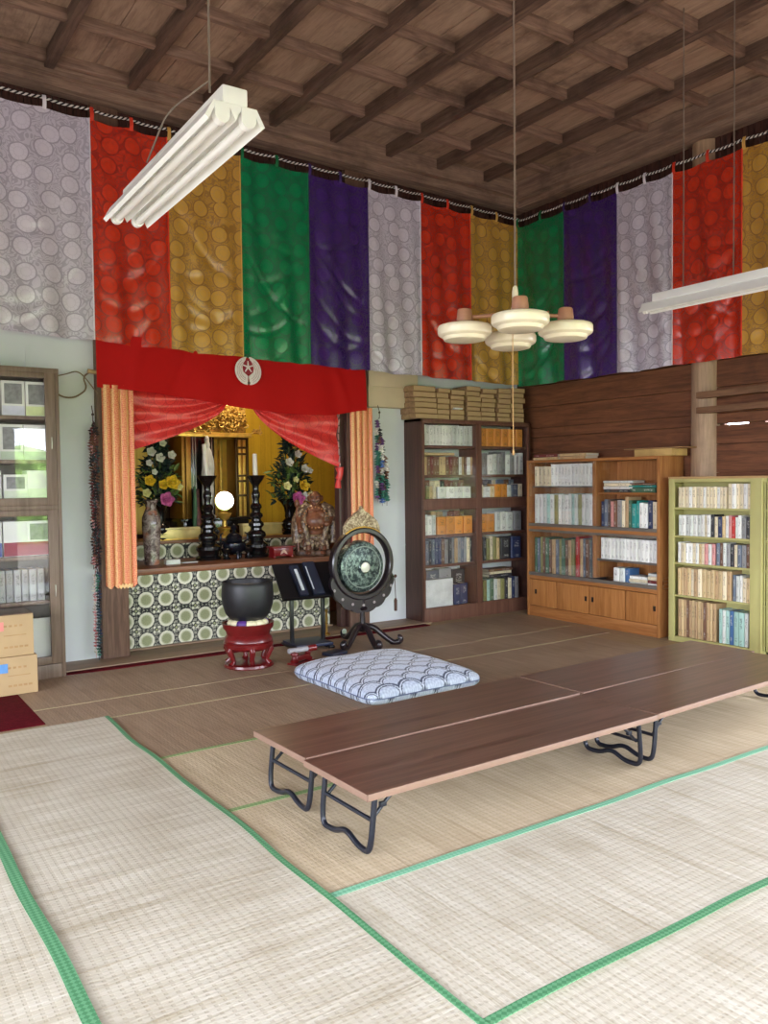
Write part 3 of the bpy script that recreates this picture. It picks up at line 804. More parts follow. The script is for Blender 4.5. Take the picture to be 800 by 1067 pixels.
# gold boxes and stands on the rear step
for k, (x0, x1, z, lab) in enumerate(((2.84, 3.27, .11, 'long gilded box on the rear step before the shrine door'), (3.75, 4.22, .12, 'long gilded box on the rear step behind the second candlestick'))):
    t = thing('gilded_box', lab, 'box', ((x0 + x1) / 2, 8.22, .935))
    w = x1 - x0
    b = MB(); b.box(-w / 2, w / 2, -.05, .05, 0, z, .006); b.build('body', plain('pale gold', rgb(222, 200, 130), .4, .35), t)
    b = MB(); b.box(-w / 2 - .01, w / 2 + .01, -.06, .06, z, z + .016, .004); b.build('lid', plain('pale gold lid', rgb(238, 222, 160), .35, .3), t)
    b = MB(); b.box(-w / 2 - .006, w / 2 + .006, -.056, .056, 0, .014, .003); b.build('foot', GOLD, t)

# round mirror on gilded stand
t = thing('altar_mirror', 'round shining mirror on a small gilded stand in the middle of the altar', 'mirror', (3.55, 8.2, .935))
b = MB(); b.lathe([(.10, 0), (.10, .015), (.07, .03), (.05, .07), (.075, .09), (.085, .105), (.03, .12), (.025, .18), (.05, .2), (.08, .26), (.06, .265), (.02, .22), (0, .22)], 28); b.build('stand', GOLD, t)
Mm = T(0, 0, .39) @ RZ(math.radians(-11.7)) @ RX(PI / 2 - math.radians(2.6))
b = MB(); b.lathe([(0, .018), (.05, .0179), (.098, .0175), (.101, .010), (.1, -.005), (0, -.01)], 40, Mm)
b.build('mirror_disc', plain('polished mirror', rgb(252, 250, 244), .04, 1.0, var=.0), t)
b = MB(); b.tube([(.104 * math.cos(a), 0, .39 + .104 * math.sin(a)) for a in [2 * PI * i / 32 for i in range(32)]], .006, 8, closed=True); b.ball((.108, 0, .39), .014, 10); b.build('rim', GOLD, t)

# candlesticks, candles, burner
def candlestick(label, x, y, h=.845):
    t = thing('candlestick', label, 'candlestick', (x, y, .745), 0, 'black turned candlesticks on the altar')
    p = [(.0, 0), (.125, 0), (.13, .02), (.115, .035), (.10, .04), (.105, .075), (.125, .10), (.12, .13), (.075, .16), (.07, .18), (.095, .205), (.10, .23), (.09, .255), (.06, .28), (.058, .30), (.08, .325), (.078, .35), (.052, .375), (.05, .395), (.072, .42), (.068, .445), (.045, .465), (.045, .49), (.062, .515), (.055, .54), (.036, .56), (.034, .60), (.044, .63), (.044, .66), (.032, .69), (.034, .74), (.05, .765), (.075, .80), (.10, h), (.096, h + .002), (.06, h - .03), (0, h - .035)]
    b = MB(); b.lathe(p, 30); b.build('turned_stem', LACQ, t)
    b = MB(); b.lathe([(.006, h - .04), (.005, h + .02), (.0, h + .03)], 8); b.build('spike', BRASS, t)
candlestick('black turned candlestick on the altar between mottled vase and burner', 3.215, 7.84)
candlestick('black turned candlestick on the altar between burner and carved statue', 3.74, 7.82)
WAX = plain('white wax', rgb(236, 230, 218), .45, var=.03)
for lab, x, y, h, tl in (('tall white candle leaning on the candlestick before the shrine figurine', 3.215, 7.84, .345, -.07), ('white candle standing straight on the candlestick near the carved statue', 3.74, 7.82, .25, -.02)):
    t = thing('candle', lab, 'candle', (x, y, 1.562)); t.rotation_euler = (0, tl, 0)
    b = MB(); b.lathe([(0, 0), (.026, 0), (.026, h * .5), (.023, h), (.018, h + .004), (0, h - .002)], 20); b.build('wax', WAX, t)
    b = MB(); b.tube([(0, 0, h - .004), (.002, 0, h + .012)], .0025, 6); b.build('wick', plain('wick', rgb(60, 50, 44), .9), t)
t = thing('incense_burner', 'black lidded tripod incense burner in the middle of the altar', 'incense burner', (3.47, 7.78, .745))
b = MB(); b.lathe([(0, .05), (.05, .045), (.095, .075), (.12, .12), (.115, .155), (.08, .18), (.085, .195), (.1, .2), (.085, .205), (0, .19)], 28); bowl = b.build('bowl', plain('dark bronze', rgb(30, 32, 42), .25, .5), t)
b = MB(); b.lathe([(.085, .2), (.08, .225), (.05, .255), (.02, .27), (.016, .285), (.03, .30), (.035, .32), (.02, .345), (0, .355)], 24); b.build('lid', plain('dark bronze', rgb(30, 32, 42)), t)
for k in range(3):
    a = k * 2 * PI / 3 + .5
    b = MB(); b.tube([(.075 * math.cos(a), .075 * math.sin(a), .08), (.10 * math.cos(a), .10 * math.sin(a), .04), (.095 * math.cos(a), .095 * math.sin(a), 0)], [.022, .018, .02], 10); b.build('leg', plain('dark bronze', rgb(30, 32, 42)), t)
for s_ in (1, -1):
    b = MB(); b.tube([(s_ * .105, 0, .16), (s_ * .15, 0, .19), (s_ * .145, 0, .25), (s_ * .12, 0, .26)], [.012, .011, .010, .008], 8); b.build('handle', plain('dark bronze', rgb(30, 32, 42)), t)
# small flanking cups
for lab, x, y in (('small black footed cup beside the first candlestick on the altar', 3.36, 7.72), ('small black footed cup beside the second candlestick on the altar', 3.60, 7.72)):
    b = MB(); b.lathe([(0, 0), (.04, 0), (.042, .01), (.02, .03), (.02, .05), (.045, .07), (.055, .11), (.052, .112), (.04, .08), (0, .07)], 22)
    tag(b.build('offering_cup', LACQ, loc=(x, y, .745)), lab, 'cup', 'small black cups on the altar')

# vases and flowers
MOT = NT('mottled porcelain'); v = MOT.coord('Object')
MOT.out(Base_Color=MOT.mix(MOT.step(MOT.noise(v, 14, 6, .7, 1.2), .42, .6), rgb(92, 74, 70), rgb(176, 160, 156)), Roughness=.25, Coat_Weight=.3)
MOT.out(Base_Color=MOT.mix(MOT.math('MULTIPLY', MOT.step(MOT.noise(v, 7, 3), .55, .65), .7), MOT.b.inputs['Base Color'].links[0].from_socket, rgb(190, 116, 84)))
t = thing('porcelain_vase', 'tall mottled porcelain vase standing at the near end of the altar', 'vase', (2.595, 7.72, .745))
b = MB(); b.lathe([(0, 0), (.07, 0), (.075, .02), (.07, .05), (.078, .2), (.088, .36), (.085, .45), (.06, .51), (.048, .54), (.05, .58), (.066, .615), (.062, .617), (.04, .57), (0, .5)], 32); b.build('body', MOT.m, t)
b = MB(); b.lathe([(.066, .612), (.072, .618), (.066, .624), (.06, .618)], 28); b.build('rim', plain('dark rim', rgb(60, 52, 50), .3), t)
def black_vase(label, x, y, z):
    t = thing('flower_vase', label, 'vase', (x, y, z), 0, 'black flared flower vases on the altar')
    b = MB(); b.lathe([(0, 0), (.085, 0), (.09, .02), (.07, .035), (.075, .06), (.095, .10), (.095, .135), (.07, .165), (.055, .18), (.06, .2), (.058, .24), (.07, .30), (.10, .35), (.142, .39), (.138, .394), (.09, .35), (.05, .3), (0, .28)], 32); b.build('body', LACQ, t)
    b = MB(); b.lathe([(.074, .055), (.1, .062), (.076, .07)], 28); b.build('collar', LACQ, t)
black_vase('black flared vase on the rear step behind the mottled porcelain vase', 2.86, 8.25, .935)
black_vase('black flared vase on the rear step beside the carved laughing statue', 4.34, 8.2, .935)
LEAF = plain('dark artificial leaf', rgb(30, 52, 48), .5, var=.5, scale=30)
LEAF2 = plain('light artificial leaf', rgb(96, 122, 62), .5, var=.4, scale=30)
PET = {'white': plain('white petal', rgb(222, 224, 216), .6), 'yellow': plain('yellow petal', rgb(224, 190, 50), .6, var=.25, scale=40), 'pink': plain('pink petal', rgb(206, 108, 168), .6, var=.25, scale=40), 'cream': plain('cream petal', rgb(226, 220, 160), .6)}
def flower_mb(r, layers=3):
    b = MB()
    for l in range(layers):
        n = 6 if l else 5; rr = r * (1 - l * .27); tilt = .35 + l * .42
        for k in range(n):
            a = 2 * PI * k / n + l * .5
            M = RZ(a) @ T(r * .08, 0, .0) @ RY(-tilt)
            b.grid(4, 4, lambda i, j: (rr * i, (j - .5) * rr * .95 * math.sin(PI * min(.97, .12 + i * .85)) ** .7, rr * .25 * i * i + .12 * rr * abs(2 * j - 1) ** 2), M)
    b.ball((0, 0, r * .18), r * .2, 8)
    return b
def bouquet(label, x, y, z0, h, w, flowers, seed):
    random.seed(seed)
    t = thing('bouquet', label, 'flowers', (x, y, z0), 0, 'artificial flower bouquets on the altar')
    for mm, cnt in ((LEAF, 420), (LEAF2, 110)):
        b = MB()
        for q in range(cnt):
            zz = random.uniform(.0, 1); rad = w * (.95 if zz < .35 else .75 if zz < .7 else .45 * (1.6 - zz)) * math.sqrt(random.random())
            if mm is LEAF2: zz *= .55; rad = w * 1.08 * math.sqrt(random.random())
            a = random.uniform(0, 2 * PI); l = random.uniform(.06, .12)
            M = T(rad * math.cos(a), rad * math.sin(a) * .6, zz * h) @ RZ(a + random.uniform(-.7, .7)) @ RY(random.uniform(-1.2, .6)) @ RX(random.uniform(-.6, .6))
            b.add([(0, 0, 0), (l * .3, l * .2, .008), (l * .7, l * .17, .006), (l, 0, -.004), (l * .7, -l * .17, .006), (l * .3, -l * .2, .008), (l * .5, 0, -.004)], [(0, 1, 6), (1, 2, 6), (2, 3, 6), (3, 4, 6), (4, 5, 6), (5, 0, 6)], M)
        for q in range(10):
            a = random.uniform(0, 6.28); b.tube([(0, 0, -.12), (w * .3 * math.cos(a), w * .2 * math.sin(a), h * .4), (w * .5 * math.cos(a), w * .3 * math.sin(a), h * random.uniform(.6, .95))], .005, 5)
        o = b.build('foliage', mm, t, smooth=0); o['kind'] = 'stuff'
    for (cname, fx, fy, fz, fr) in flowers:
        b = flower_mb(fr)
        d = Vector((fx * .4, -1 + fy, .28)).normalized()
        o = b.build('flower', PET[cname], t, solid=.002)
        o.matrix_local = T(fx, fy, fz) @ d.to_track_quat('Z', 'Y').to_matrix().to_4x4()
        o['label'] = cname + ' blossom'
bouquet('tall flower arrangement above the mottled porcelain vase', 2.83, 8.2, 1.30, .66, .19,
        [('white', -.10, -.1, .53, .055), ('white', .11, -.1, .50, .05), ('white', -.02, -.13, .47, .055), ('white', .02, -.1, .62, .045), ('white', -.12, -.1, .42, .04), ('yellow', .09, -.15, .22, .085), ('yellow', .0, -.15, .20, .06), ('yellow', -.13, -.13, .24, .065), ('cream', -.16, -.12, .12, .05), ('cream', .17, -.12, .18, .05), ('pink', .02, -.17, .05, .085), ('white', -.08, -.14, .33, .035)], 3)
bouquet('flower arrangement in the black vase beside the carved statue', 4.34, 8.17, 1.30, .68, .21,
        [('white', .03, -.1, .52, .05), ('white', -.09, -.12, .43, .055), ('white', .10, -.12, .36, .055), ('white', .18, -.1, .34, .04), ('yellow', .07, -.15, .17, .075), ('cream', -.13, -.14, .17, .055), ('pink', -.02, -.17, .03, .085), ('white', .07, -.16, .05, .06), ('cream', .15, -.15, .06, .055), ('white', .17, -.12, .02, .045), ('cream', -.02, -.14, .24, .04)], 8)

# laughing pot-bellied wooden figure
t = thing('carved_statue', 'brown carved laughing pot-bellied figure in a speckled robe on the altar', 'statue', (4.285, 7.53, .745), math.radians(-30))
SKIN = plain('polished brown carving', rgb(116, 72, 50), .35, var=.25, scale=14)
ROBE = NT('speckled carved robe'); v = ROBE.coord()
ROBE.out(Base_Color=ROBE.mix(ROBE.step(ROBE.noise(v, 30, 5, .7), .45, .62), rgb(84, 62, 48), rgb(164, 140, 110)), Roughness=.35); ROBE.bump(ROBE.noise(v, 40, 4), .5, .01)
def fuse(b, name, m, vox, parent):
    o = b.build(name, m, parent); md = o.modifiers.new('join', 'REMESH'); md.mode = 'VOXEL'; md.voxel_size = vox; md.use_smooth_shade = True
    s = o.modifiers.new('soft', 'SMOOTH'); s.iterations = 2; s.factor = .5
    return o
b = MB()                                                 # body: head, chest, belly, arms, legs in one surface
for c, rr in (((0, -.02, .60), (.066, .066, .075)), ((0, -.045, .575), (.058, .05, .045)), ((0, .0, .53), (.06, .055, .05)), ((0, .0, .46), (.12, .09, .09)), ((0, -.05, .36), (.12, .115, .115)), ((0, -.01, .26), (.13, .1, .1)), ((-.02, -.10, .42), (.06, .035, .05)), ((.05, -.095, .425), (.055, .035, .05)), ((-.072, .0, .60), (.014, .018, .03)), ((.072, .0, .60), (.014, .018, .03)), ((0, -.087, .60), (.013, .014, .014)), ((-.032, -.072, .585), (.022, .018, .018)), ((.032, -.072, .585), (.022, .018, .018)), ((0, -.075, .545), (.035, .022, .015)), ((-.028, -.07, .625), (.018, .012, .008)), ((.028, -.07, .625), (.018, .012, .008))): b.ball(c, rr, 20)
b.tube([(-.12, 0, .48), (-.17, -.05, .38), (-.16, -.12, .29)], [.05, .042, .03], 14)
b.ball((-.155, -.135, .27), (.032, .03, .035), 12)
b.tube([(.12, 0, .48), (.17, -.03, .40), (.13, -.12, .34)], [.05, .042, .03], 14)
b.ball((.115, -.14, .335), (.035, .028, .028), 12)
for sx in (-.07, .07): b.tube([(sx, -.02, .22), (sx * 1.2, -.05, .12), (sx, -.06, .05)], [.07, .055, .04], 12); b.ball((sx, -.10, .035), (.035, .065, .025), 12)
fuse(b, 'body', SKIN, .006, t)
b = MB()
for sx in (-1, 1): b.tube([(sx * .045, -.072, .612), (sx * .03, -.086, .617), (sx * .014, -.084, .611)], .0045, 6)
b.build('eye_line', plain('dark carved line', rgb(48, 28, 20), .5), t)
b = MB(); b.tube([(-.036, -.088, .578), (-.02, -.1, .566), (0, -.104, .562), (.02, -.1, .566), (.036, -.088, .578)], [.003, .006, .007, .006, .003], 8); b.build('smile', plain('dark carved line', rgb(48, 28, 20)), t)
b = MB(); b.ball((0, -.094, .592), (.012, .014, .013), 10); b.build('nose', SKIN, t)
b = MB()                                                 # open robe over shoulders, arms and lap
for sx in (-1, 1):
    b.tube([(sx * .06, .01, .53), (sx * .13, .01, .47), (sx * .175, .0, .37), (sx * .19, -.02, .26), (sx * .185, -.03, .13)], [.05, .075, .075, .07, .06], 16)
    b.tube([(sx * .10, -.07, .47), (sx * .125, -.11, .36), (sx * .10, -.13, .25), (sx * .07, -.12, .12)], [.02, .03, .032, .03], 12)
    for q in range(4): b.tube([(sx * (.15 + .02 * q), -.07 + .01 * q, .46 - .05 * q), (sx * (.19 + .01 * q), -.075, .34 - .04 * q), (sx * (.2 + .005 * q), -.06, .22 - .04 * q)], .012, 8)
b.ball((0, .06, .36), (.17, .08, .2), 18); b.ball((0, .0, .14), (.17, .10, .09), 18); b.tube([(-.15, -.06, .21), (0, -.12, .19), (.15, -.06, .21)], [.03, .035, .03], 12)
for sx in (-.1, -.03, .05, .11): b.tube([(sx, -.11, .2), (sx * 1.1, -.12, .13), (sx * 1.15, -.115, .07)], .016, 8)
fuse(b, 'robe', ROBE.m, .008, t)
b = MB()
for q in range(22):
    a = q * 2 * PI / 22; b.ball((.125 * math.sin(a), -.06 - .085 * (.5 + .5 * math.cos(a)) - .01, .40 + .105 * math.cos(a) * -1), .011, 8)
b.build('bead_necklace', plain('shiny beads', rgb(170, 120, 80), .15), t)
b = MB()
for k in range(10): b.ball((.17 * math.cos(k * .63), .1 * math.sin(k * .63), .03), (.06, .05, .035 + .02 * hsh(k)), 10)
b.ball((0, 0, .02), (.19, .12, .03), 16)
fuse(b, 'rock_base', plain('dark carved rock', rgb(92, 70, 56), .5, var=.4, scale=20), .01, t)
b = MB(); b.tube([(-.185, -.02, .52), (-.195, -.05, .4), (-.18, -.07, .05)], [.014, .016, .012], 10); b.ball((-.19, -.02, .545), (.03, .03, .045), 12); b.build('staff', SKIN, t)

# small red box and white packet on the altar
t = thing('offering_box', 'small red lacquer offering stand on the altar before the black vase', 'offering stand', (3.90, 7.58, .745))
b = MB(); b.box(-.11, .11, -.06, .06, .015, .1, .006); b.build('body', plain('red lacquer', rgb(120, 22, 24), .3, coat=.3), t)
b = MB(); b.box(-.13, .13, -.075, .075, .1, .115, .004); b.build('top', plain('red lacquer', rgb(120, 22, 24)), t)
for sx in (-.1, .1): 
    b = MB(); b.box(sx - .015, sx + .015, -.06, .06, 0, .018, .003); b.build('foot', plain('red lacquer', rgb(120, 22, 24)), t)
b = MB()
b.prism([(-.04, .03), (-.03, .06), (0, .085), (.03, .06), (.04, .03), (.02, .04), (0, .055), (-.02, .04)], .006, T(0, -.062, 0)); b.build('emblem', plain('pale emblem', rgb(206, 170, 150), .5), t)
b = MB(); b.box(-.07, .07, -.035, .035, 0, .045, .004)
tag(b.build('paper_packet', plain('white packet', rgb(222, 226, 220), .7), loc=(2.76, 7.63, .745)), 'small white packet lying on the altar beside the mottled vase', 'packet')
b = MB(); b.box(-.08, .08, -.03, .03, 0, .01, .002)
tag(b.build('incense_tray', plain('pale tray', rgb(200, 200, 196), .5), loc=(2.94, 7.66, .745)), 'thin pale tray on the altar beside the white packet', 'tray')

# ------------------------------------------------------------------ singing bowl
RL = plain('dark red lacquer', rgb(100, 18, 20), .3, var=.2, coat=.35)
t = thing('bowl_stand', 'round dark red lacquer stand carrying the black singing bowl', 'stand', (2.885, 6.22, 0))
b = MB(); b.lathe([(0, .32), (.17, .325), (.196, .352), (.205, .366), (.215, .366), (.206, .325), (.185, .30), (.175, .27), (.195, .245), (.2, .22), (.18, .205), (.15, .2), (0, .2)], 40); b.build('top', RL, t)
b = MB(); b.lathe([(0, 0), (.198, 0), (.205, .012), (.2, .03), (.17, .038), (.15, .04), (0, .04)], 40); b.build('base_ring', RL, t)
b = MB(); b.lathe([(.178, .15), (.202, .17), (.206, .2), (.19, .215), (.16, .21), (.165, .16)], 40, wob=lambda a, z: 1 + (.02 * math.sin(6 * a) if z < .19 else 0)); b.build('apron', RL, t)
for k in range(6):
    a = k * PI / 3 + .25
    ca, sa = math.cos(a), math.sin(a)
    b = MB(); b.tube([(.165 * ca, .165 * sa, .2), (.195 * ca, .195 * sa, .15), (.165 * ca, .165 * sa, .09), (.155 * ca, .155 * sa, .06), (.185 * ca, .185 * sa, .03)], [.028, .026, .02, .02, .028], 10); b.build('leg', RL, t)
t = thing('bowl_cushion', 'small white and purple ring cushion under the singing bowl', 'cushion', (2.885, 6.22, .328))
b = MB(); b.cur = 0
o_ = MB()
for k in range(12):
    a0 = k * 2 * PI / 12
    pts = [((.135) * math.cos(a0 + s * .131), (.135) * math.sin(a0 + s * .131), .033) for s in range(5)]
    b.cur = 1 if k % 4 == 3 else 0; b.tube(pts, [.031, .036, .037, .036, .031], 14)
b.build('padded_ring', [plain('cream silk', rgb(222, 212, 176), .5), plain('purple silk', rgb(84, 50, 124), .5)], t)
b = MB(); b.lathe([(0, .0), (.10, .004), (.15, .022), (.185, .07), (.206, .14), (.214, .21), (.21, .29), (.206, .315), (.211, .328), (.204, .33), (.197, .318), (.2, .25), (.185, .12), (.13, .05), (0, .03)], 48)
tag(b.build('singing_bowl', plain('blackened bronze', rgb(38, 38, 40), .42, .35, var=.15), loc=(2.885, 6.22, .378)), 'large black singing bowl resting on the round red stand', 'singing bowl')

# ------------------------------------------------------------------ music-stand like book rest
t = thing('book_stand', 'black slanted reading stand on two posts between singing bowl and gong', 'book stand', (3.655, 6.60, 0), -.10)
Mb = T(0, -.02, .615) @ RX(math.radians(48))
b = MB(); b.box(-.3, .3, -.2, .2, -.008, .008, .006, Mb); b.build('slanted_board', BLACKM, t)
b = MB(); b.box(-.3, .3, -.205, -.19, 0, .035, .004, Mb); b.build('ledge', BLACKM, t)
for sx in (-.155, .155):
    b = MB(); b.box(sx - .016, sx + .016, -.016, .016, .03, .58, .003); b.build('post', BLACKM, t)
    b = MB(); b.box(sx - .025, sx + .025, -.2, .2, 0, .03, .006); b.build('foot', BLACKM, t)
b = MB(); b.box(-.18, .18, -.17, .17, .03, .055, .004); b.build('lower_shelf', plain('navy shelf', rgb(34, 42, 66), .4), t)
NAVY = plain('dark navy cover', rgb(38, 42, 58), .4)
def slab(label, x, w, h, parent_M, lab2, bar):
    t = thing('sutra_book', label, 'book', (0, 0, 0))
    t.matrix_world = Matrix.Translation((3.655, 6.60, 0)) @ RZ(-.10) @ parent_M
    b = MB(); b.box(-w / 2, w / 2, -h / 2, h / 2, 0, .03, .004); b.build('cover', NAVY, t)
    b = MB(); b.box(-w / 2 + bar[0], -w / 2 + bar[0] + bar[1], -h * .36, h * .36, .029, .033, .001); b.build('title_strip', plain('pale title strip', rgb(196, 200, 206), .5), t)
slab('narrow folded dark sutra book with a pale strip, on the slanted stand', 0, .085, .33, Mb @ T(-.10, -.01, .009) @ RZ(.04), '', (.03, .028))
slab('wider dark sutra book lying beside the narrow one on the slanted stand', 0, .11, .36, Mb @ T(.05, .005, .009) @ RZ(.02), '', (.008, .01))
b = MB(); b.box(-.09, .09, -.07, .07, 0, .03, .005)
tag(b.build('floor_book', NAVY, loc=(3.66, 6.13, .006), rz=.3), 'dark navy book lying on the floor at the foot of the reading stand', 'book')
# red striker rest
t = thing('striker_rest', 'small dark red carved rest on the floor beside the cushion corner', 'striker rest', (3.27, 6.02, .005), .35)
b = MB(); b.box(-.12, .12, -.05, .05, 0, .02, .005); b.build('foot', RL, t)
for sx in (-.085, .085):
    b = MB(); b.lathe([(0, .02), (.035, .02), (.04, .035), (.022, .05), (.02, .07), (.035, .085), (.03, .1), (0, .11)], 16, T(sx, 0, 0)); b.build('knob', RL, t)
b = MB(); b.box(-.085, .085, -.03, .03, .03, .075, .01); b.build('cradle', RL, t)
t = thing('bowl_striker', 'grey wrapped striker lying across the small red rest', 'striker', (3.27, 6.02, .12), .05)
b = MB(); b.tube([(-.12, 0, 0), (.06, 0, 0)], .022, 14); b.build('grip', plain('grey leather wrap', rgb(150, 148, 150), .5), t)
b = MB(); b.tube([(.06, 0, 0), (.14, 0, 0)], [.026, .028], 14); b.build('head', RL, t)
# slim brass stick stand beside the altar
t = thing('incense_stand', 'slim brass stick standing on the sill behind the reading stand', 'incense stand', (4.05, 6.93, .018))
b = MB(); b.lathe([(0, 0), (.04, 0), (.04, .012), (.012, .025), (.011, .22), (.016, .24), (.011, .25), (0, .252)], 18); b.build('stem', BRASS, t)
b = MB(); b.lathe([(.011, .10), (.018, .11), (.011, .12)], 16); b.build('ring', BRASS, t)

# ------------------------------------------------------------------ gong
GD = plain('black brown lacquer', rgb(32, 24, 28), .28, var=.25, coat=.3)
t = thing('gong', 'round bronze gong hung in a carved black ring stand', 'gong', (4.115, 6.38, 0))
def ringpath(R, n=56): return [(R * math.cos(2 * PI * i / n), 0, .755 + R * math.sin(2 * PI * i / n)) for i in range(n)]
b = MB(); n = 64
prof = [(.285, -.03), (.295, -.042), (.325, -.042), (.337, -.03), (.337, .03), (.325, .042), (.295, .042), (.285, .03)]
vs = []; fs = []
for i in range(n):
    a = 2 * PI * i / n
    for (rr, yy) in prof: vs.append((rr * math.cos(a), yy, .755 + rr * math.sin(a)))
for i in range(n):
    for k in range(8): fs.append((i * 8 + k, i * 8 + (k + 1) % 8, ((i + 1) % n) * 8 + (k + 1) % 8, ((i + 1) % n) * 8 + k))
b.add(vs, fs); ring = b.build('ring_frame', GD, t)
b = MB(); b.lathe([(0, -.085), (.045, -.083), (.06, -.07), (.065, -.055), (.20, -.045), (.232, -.03), (.24, -.01), (.245, .045), (.232, .05), (.225, -.01), (0, -.03)], 56, T(0, .02, .725) @ RX(-PI / 2) @ Matrix.Scale(-1, 4, (0, 0, 1)) if False else T(0, .02, .725) @ RX(-PI / 2))
N = NT('green bronze'); v = N.coord('Object', (1, 1, 1)); 
N.out(Base_Color=N.mix(N.step(N.noise(v, 26, 5, .75), .42, .64), rgb(36, 48, 50), rgb(128, 146, 136)), Roughness=.4, Metallic=.45)
gd = b.build('gong_disc', N.m, t)
b = MB(); b.lathe([(0, -.093), (.03, -.092), (.046, -.088), (.05, -.078), (0, -.08)], 28, T(0, .02, .725) @ RX(-PI / 2)); b.build('boss', plain('worn pale boss', rgb(206, 204, 190), .4, .3), gd)
b = MB()
b.tube([(.19 * math.cos(2 * PI * k / 48), -.024, .725 + .19 * math.sin(2 * PI * k / 48)) for k in range(48)], .006, 6, closed=True)
b.build('raised_ring', plain('pale worn bronze', rgb(130, 142, 134), .4, .4), gd)
b = MB()
for sx in (-.1, .1): b.tube([(sx, .02, .725 + .225), (sx * 1.02, .0, 1.035)], .006, 6)
b.build('hanging_cord', plain('gong cord', rgb(120, 40, 40), .8), t)
# crescent with piercings under the ring
b = MB(); out = []; inn = []
for i in range(33):
    a = PI * (1.10 + .80 * i / 32); sc = .345 + .014 * abs(math.sin(i * PI / 4)) + .10 * math.sin(PI * i / 32) ** .7
    out.append((sc * math.cos(a), .755 + sc * math.sin(a))); inn.append((.32 * math.cos(a), .755 + .32 * math.sin(a)))
b.prism(out + inn[::-1], .045); b.build('carved_crescent', GD, t)
b = MB()
for k in range(7):
    a = PI * (1.2 + .6 * k / 6); b.lathe([(.012, -.002), (.014, .0), (.012, .002)], 12, T(.385 * math.cos(a), -.024, .755 + .385 * math.sin(a)) @ RX(PI / 2))
b.build('pierced_rosette', plain('pale inlay', rgb(150, 140, 140), .4), t)
b = MB(); b.tube([(0, 0, .45), (0, 0, .3), (0, 0, .17)], [.03, .022, .03], 14); b.lathe([(.03, .36), (.05, .34), (.03, .32)], 18); b.lathe([(.025, .2), (.06, .17), (.05, .13), (.03, .12)], 18); b.build('post', GD, t)
for k, a in enumerate((math.radians(207), math.radians(262), math.radians(320), math.radians(90))):
    ca, sa = math.cos(a), math.sin(a)
    b = MB(); b.tube(rounded([(0, 0, .18), (.10 * ca, .10 * sa, .17), (.2 * ca, .2 * sa, .08), (.29 * ca, .29 * sa, .018), (.35 * ca, .35 * sa, .035), (.355 * ca, .355 * sa, .07), (.325 * ca, .325 * sa, .075)], .05), [.03] * 6 + [.026] * 6 + [.022] * 6 + [.02] * 6 + [.015] * 6 + [.012] * 2 if False else .027, 12)
    b.build('foot', GD, t)
b = MB()
cp = [(-.195, 0), (.195, 0), (.19, .05), (.165, .10), (.13, .135), (.10, .15), (.075, .175), (.045, .19), (.02, .205), (0, .245), (-.02, .205), (-.045, .19), (-.075, .175), (-.10, .15), (-.13, .135), (-.165, .10), (-.19, .05)]
bot = [(.33 * math.cos(a), .33 * math.sin(a) - .28) for a in [math.radians(54 + 72 * i / 16) for i in range(17)]]
b.prism([(p[0], p[1] + 1.045) for p in (cp[2:] + [(-.19, .01)])] + [(q[0], q[1] + 1.035) for q in bot[::-1]], .04)
N = NT('pale gilded carving'); v = N.coord(); N.out(Base_Color=N.mix(N.step(N.noise(v, 32, 5, .7, 1), .44, .6), rgb(136, 114, 84), rgb(218, 202, 166)), Roughness=.5); N.bump(N.noise(v, 32, 5, .7, 1), .8, .02)
cw = b.build('crown_carving', N.m, t)
b = MB()
b.tube([(.335 * math.cos(a), -.024, .755 + .338 * math.sin(a)) for a in [math.radians(56 + 68 * i / 20) for i in range(21)]], .009, 8); b.build('gilt_band', GOLD, cw)
b = MB(); b.tube([(.335, -.05, .62), (.337, -.06, .40)], .004, 6); b.ball((.336, -.06, .62), .016, 10); b.tube([(.336, -.06, .41), (.336, -.06, .39), (.336, -.06, .29)], [.008, .016, .014], 10); b.build('tassel', plain('brown tassel', rgb(74, 48, 38), .8), t)

# ------------------------------------------------------------------ large floor cushion
def seigaiha(x, y, c=.2):
    """overlapping scallop pattern in white and blue grey"""
    best = None
    r = c * .62
    wh, bl, dk = rgb(206, 216, 230), rgb(116, 132, 168), rgb(46, 56, 82)
    row = math.floor(y / (c * .5))
    for rr in range(row - 3, row + 4):
        cy = rr * c * .5; off = (c / 2 if rr % 2 else 0)
        cx = round((x - off) / c) * c + off
        d = math.hypot(x - cx, y - cy)
        if d < r and (best is None or rr < best[0]): best = (rr, d / r, math.atan2(y - cy, x - cx))
    if best is None: return dk
    q = best[1]
    if q > .87: return dk
    if q > .8: return wh
    if q > .73: return dk
    k = .5 + .5 * math.sin(best[2] * 10) * math.sin(q * 22)
    return tuple(a * (1 - k * .6) + b_ * k * .6 for a, b_ in zip(wh[:3], bl[:3])) + (1,)
t = thing('floor_cushion', 'large thick blue and white scallop-patterned floor cushion on the mat', 'cushion', (3.485, 5.10, .006), .012)
b = MB(); cols = []; NU = 150; NV = 180; WX, WY = 1.05, 1.16
def cush(u, v, top):
    a, c = 2 * u - 1, 2 * v - 1
    e = (1 - abs(a) ** 5) * (1 - abs(c) ** 5); h = .105 * max(0, e) ** .5
    pin = 1 - .04 * (1 - a * a) * abs(c) ** 3; pin2 = 1 - .04 * (1 - c * c) * abs(a) ** 3
    x, y = a * WX / 2 * pin2, c * WY / 2 * pin
    x *= 1 - .09 * (a * c) ** 8; y *= 1 - .09 * (a * c) ** 8
    w = .006 * math.sin(a * 7 + c * 3) * math.sin(c * 6 - a * 2)
    return (x, y, .045 + (h * (.95 + .16 * (1 - a * a) * (1 - c * c)) + w * e if top else -min(h, .043)))
